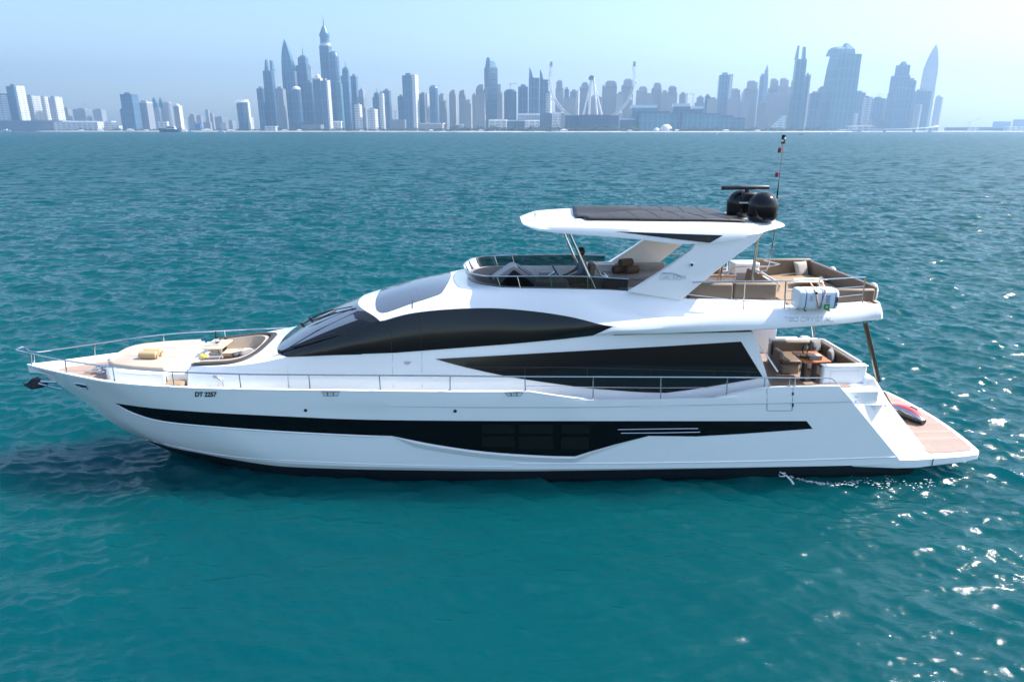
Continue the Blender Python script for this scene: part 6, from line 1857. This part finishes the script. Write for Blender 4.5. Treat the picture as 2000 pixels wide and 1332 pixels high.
# sea scooter on the bathing platform
sa, sb = PZ(1754, 796, .75), PZ(1798, 822, .75)
cx, cyy = (sa[0] + sb[0]) / 2, -(sa[1] + sb[1]) / 2
ang = math.atan2(-(sb[1] - sa[1]), sb[0] - sa[0])
sc_t = thing('sea_scooter', 'red, grey and black sea scooter lying on the teak bathing platform', 'sea scooter', W(cx - .12, cyy, .635), CYAW + R(-68))
def scoot(lo, hi, m, name, inset=0.0, z0=.0):
    mb = MB(); rows = []
    for i in range(19):
        f = i / 18; u = -.58 + 1.16 * f
        w_ = (.27 * math.sin(math.pi * min(1, .12 + f * .80)) ** .6 + .02) * (1 - .25 * f) + inset
        h_ = .30 * math.sin(math.pi * (.10 + .82 * f)) ** .7 + .03 + inset
        r = []
        for k in range(13):
            a = lo + (hi - lo) * k / 12
            r.append((u * (1 + inset), w_ * math.cos(a), z0 + .12 + (h_ - .10) * math.sin(a) if math.sin(a) > 0 else z0 + .12 + .11 * math.sin(a)))
        rows.append(r)
    mb.loft(rows)
    if abs(hi - lo) > 6: mb.face(mb.verts(rows[0])); mb.face(mb.verts(rows[-1]))
    return mb.build(name, m, sc_t, angle=50)
scoot(0, 2 * math.pi, M['black'], 'scooter_body')
scoot(R(28), R(62), M['chrome'], 'grey_panel', .006)
scoot(R(118), R(150), M['chrome'], 'grey_panel', .006)
scoot(R(66), R(114), M['red'], 'red_panel', .009)
for s in (1, -1):
    MB().tube([(-.1, .2 * s, .26), (-.02, .28 * s, .28), (.12, .29 * s, .26), (.2, .21 * s, .22)], .018, 8).build('hand_grip', M['letter'], sc_t)
# ------------------------------------------------------------------ the skipper, seated at the flybridge helm facing forward
def skin_chain(bm, chains, rad):
    """chains: lists of joint names; rad: name -> (pos, radius)"""
    lay = bm.verts.layers.skin.verify(); V = {}
    for ch in chains:
        for a, b in zip(ch, ch[1:]):
            for k in (a, b):
                if k not in V:
                    V[k] = bm.verts.new(rad[k][0]); r = rad[k][1]; V[k][lay].radius = (r, r) if not isinstance(r, tuple) else r
            bm.edges.new((V[a], V[b]))
    return V, lay
def skinned(name, chains, rad, m, parent, root, sub=2):
    bm = bmesh.new(); V, lay = skin_chain(bm, chains, rad); V[root][lay].use_root = True
    me = bpy.data.meshes.new(name); bm.to_mesh(me); bm.free()
    o = bpy.data.objects.new(name, me); col.objects.link(o); o.parent = parent
    sm = o.modifiers.new('skin', 'SKIN'); sm.use_smooth_shade = True
    ss = o.modifiers.new('sub', 'SUBSURF'); ss.levels = sub; ss.render_levels = sub
    me.materials.append(m)
    return o
per = thing('person', 'seated skipper in dark blue shirt at the flybridge helm, hand on knee', 'person', W(1.84, -.02, 4.26), CYAW)
# local frame: -x is forward (towards the bow), z up from the flybridge floor
J = {'pel': ((0, 0, .56), (.13, .12)), 'waist': ((.02, 0, .70), (.115, .12)), 'chest': ((.03, 0, .90), (.12, .15)), 'neckb': ((.02, 0, 1.06), .075), 'neck': ((0, 0, 1.13), .052), 'head0': ((-.01, 0, 1.20), .07)}
for s, n_ in ((1, 'l'), (-1, 'r')):
    J.update({'sh' + n_: ((.03, .17 * s, 1.01), .062), 'el' + n_: ((-.10, .25 * s, .78), .043), 'wr' + n_: ((-.36, .17 * s, .66), .029), 'hd' + n_: ((-.43, .15 * s, .645), .03),
              'hip' + n_: ((-.04, .10 * s, .53), .09), 'kn' + n_: ((-.46, .13 * s, .56), .062), 'an' + n_: ((-.62, .13 * s, .14), .042), 'he' + n_: ((-.62, .13 * s, .06), .04), 'to' + n_: ((-.82, .14 * s, .05), .032)})
body = skinned('body', [['pel', 'waist', 'chest', 'neckb', 'neck', 'head0']] + [['chest', 'sh' + n_, 'el' + n_, 'wr' + n_, 'hd' + n_] for n_ in 'lr'] + [['pel', 'hip' + n_, 'kn' + n_, 'an' + n_, 'he' + n_, 'to' + n_] for n_ in 'lr'], J, M['skin'], per, 'pel')
def sub(names, grow, fix={}):
    return {k: (fix[k][0] if k in fix else J[k][0], (tuple(x + grow for x in J[k][1]) if isinstance(J[k][1], tuple) else J[k][1] + grow)) for k in names}
SJ = sub(['pel', 'waist', 'chest', 'neckb', 'shl', 'shr', 'ell', 'elr'], .014)
for n_ in 'lr':
    SJ['fa' + n_] = (tuple(a + (b - a) * .25 for a, b in zip(J['el' + n_][0], J['wr' + n_][0])), .05)
SJ['neckb'] = ((.02, 0, 1.05), .068)
skinned('shirt', [['pel', 'waist', 'chest', 'neckb']] + [['chest', 'sh' + n_, 'el' + n_, 'fa' + n_] for n_ in 'lr'], SJ, M['shirt'], per, 'pel')
TJ = sub(['pel', 'hipl', 'hipr', 'knl', 'knr', 'anl', 'anr'], .013)
skinned('trousers', [['pel', 'hip' + n_, 'kn' + n_, 'an' + n_] for n_ in 'lr'], TJ, M['trouser'], per, 'pel')
for s, n_ in ((1, 'l'), (-1, 'r')):
    hp_ = Vector(J['hd' + n_][0])
    for k in range(4):
        y = (k - 1.5) * .019; ln = (.068, .078, .074, .058)[k]
        fj = {'a': (hp_ + Vector((.0, y, .008)), .0105), 'b': (hp_ + Vector((-.035, y * 1.1, .004)), .0095), 'c': (hp_ + Vector((-.035 - ln * .5, y * 1.15, -.022)), .0085), 'd': (hp_ + Vector((-.03 - ln * .62, y * 1.15, -.05)), .0075)}
        skinned('finger', [['a', 'b', 'c', 'd']], fj, M['skin'], body, 'a', 1)
    th_ = {'a': (hp_ + Vector((.02, -.022 * s, 0)), .011), 'b': (hp_ + Vector((-.01, -.05 * s, -.008)), .01), 'c': (hp_ + Vector((-.04, -.058 * s, -.025)), .0085)}
    skinned('thumb', [['a', 'b', 'c']], th_, M['skin'], body, 'a', 1)
    sh_ = {'a': (Vector(J['he' + n_][0]) + Vector((.04, 0, -.005)), .048), 'b': (Vector(J['to' + n_][0]) + Vector((.08, 0, .0)), .046), 'c': (Vector(J['to' + n_][0]) + Vector((-.03, 0, -.008)), .036)}
    skinned('shoe', [['a', 'b', 'c']], sh_, M['letter'], per, 'a', 1)
# head: one shaped surface with brow, nose, mouth and chin; hair as a cap
def head_r(a, e):                       # a: azimuth from the face (-x), e: elevation
    x, y, z = -math.cos(a) * math.cos(e), math.sin(a) * math.cos(e), math.sin(e)
    r = Vector((x * .098, y * .076, z * .118))
    f = max(0, math.cos(a)) ** 2
    if z < -.2: r.x *= 1 - .15 * (-z - .2); r.y *= 1 - .35 * (-z - .2)
    def g(a0, e0, sa, se): return math.exp(-((a - a0) / sa) ** 2 - ((e - e0) / se) ** 2)
    d = .026 * g(0, -.12, .13, .16) + .012 * g(0, -.02, .08, .2) - .010 * (g(.32, .10, .14, .10) + g(-.32, .10, .14, .10)) + .006 * (g(.3, .27, .3, .09) + g(-.3, .27, .3, .09)) + .007 * g(0, -.48, .22, .07) - .005 * g(0, -.55, .25, .03) + .010 * g(0, -.85, .3, .16)
    r.x -= d
    return r
mb = MB(); rows = []
for i in range(29):
    e = -math.pi / 2 + math.pi * i / 28
    rows.append([head_r(-math.pi + 2 * math.pi * k / 40, e) for k in range(40)])
mb.loft(rows, closed=True)
HC = Vector((-.03, 0, 1.285))
hd = mb.build('head', M['skin'], per, loc=HC, angle=80)
mb = MB(); rows = []
for i in range(15):
    e = R(8) + (math.pi / 2 - R(8)) * i / 14
    rows.append([head_r(-math.pi + 2 * math.pi * k / 40, e if abs(-math.pi + 2 * math.pi * k / 40) < 1.0 and e > R(34) else (e if abs(-math.pi + 2 * math.pi * k / 40) >= 1.0 else R(34) + (e - R(8)) * .6)) * 1.055 for k in range(40)])
back = [[head_r(math.pi * .45 + math.pi * 1.1 * k / 24, e) * 1.045 for k in range(25)] for e in [R(-38 + 48 * i / 8) for i in range(9)]]
mb.loft(rows, closed=True); mb.loft(back)
mb.build('hair', M['hair'], hd, angle=80)
for s in (1, -1):
    mb = MB(); mb.lathe([(.004, -.012), (.026, -.008), (.03, 0), (.018, .006)], 12, sy=.6); o = mb.build('ear', M['skin'], hd, loc=(.012, .074 * s, -.005)); o.rotation_euler = (R(90) * s, R(90), 0)
    mb = MB(); mb.lathe([(.002, -.008), (.011, -.004), (.012, 0), (.011, .004), (.002, .008)], 10); mb.build('eye', M['letter'], hd, loc=(-.083, .031 * s, .013))
# ------------------------------------------------------------------ water thrown from the outlet along the stern quarter
mb = MB(); rf = random.Random(11)
p0 = (P(1545, 926, 2.36)); p1 = P(1785, 944, 2.36)
for i in range(420):
    f = rf.random() ** .9; u = 6.78 + (10.6 - 6.78) * f
    v = -(2.42 + .35 * f + (.07 + .10 * f) * math.sin(u * 5 + 2 * math.sin(u * 2)) + rf.gauss(0, .03 + .20 * f * rf.random())); z = .035 + max(0, .12 * (1 - f * 4)) + rf.random() * .03
    if f > .35 and rf.random() < .45: continue
    a = rf.uniform(.006, .028) * (1 - .3 * f); d = rf.uniform(-.3, .3)
    n = 6; b = a * rf.uniform(.2, .5)
    c = Vector((u, v, z)); top = c + Vector((0, 0, a * .35))
    ring = [c + Vector((math.cos(k * 2 * math.pi / n + d) * a * 1.6, math.sin(k * 2 * math.pi / n + d) * b, 0)) for k in range(n)]
    vs_ = mb.verts(ring); tv = mb.bm.verts.new(top)
    for k in range(n): mb.face([vs_[k], vs_[(k + 1) % n], tv])
mb.tube([(6.70, -2.40, .30), (6.85, -2.46, .22), (6.98, -2.50, .10), (7.05, -2.5, .0)], .012, 8, r1=.028)
fo = mb.build('foam', M['foam'], None, weld=False); fo.location = (0, CY0, 0); fo.rotation_euler = (0, 0, CYAW)
tag(fo, 'white splash of discharged water trailing along the yacht stern', 'foam', kind='stuff')
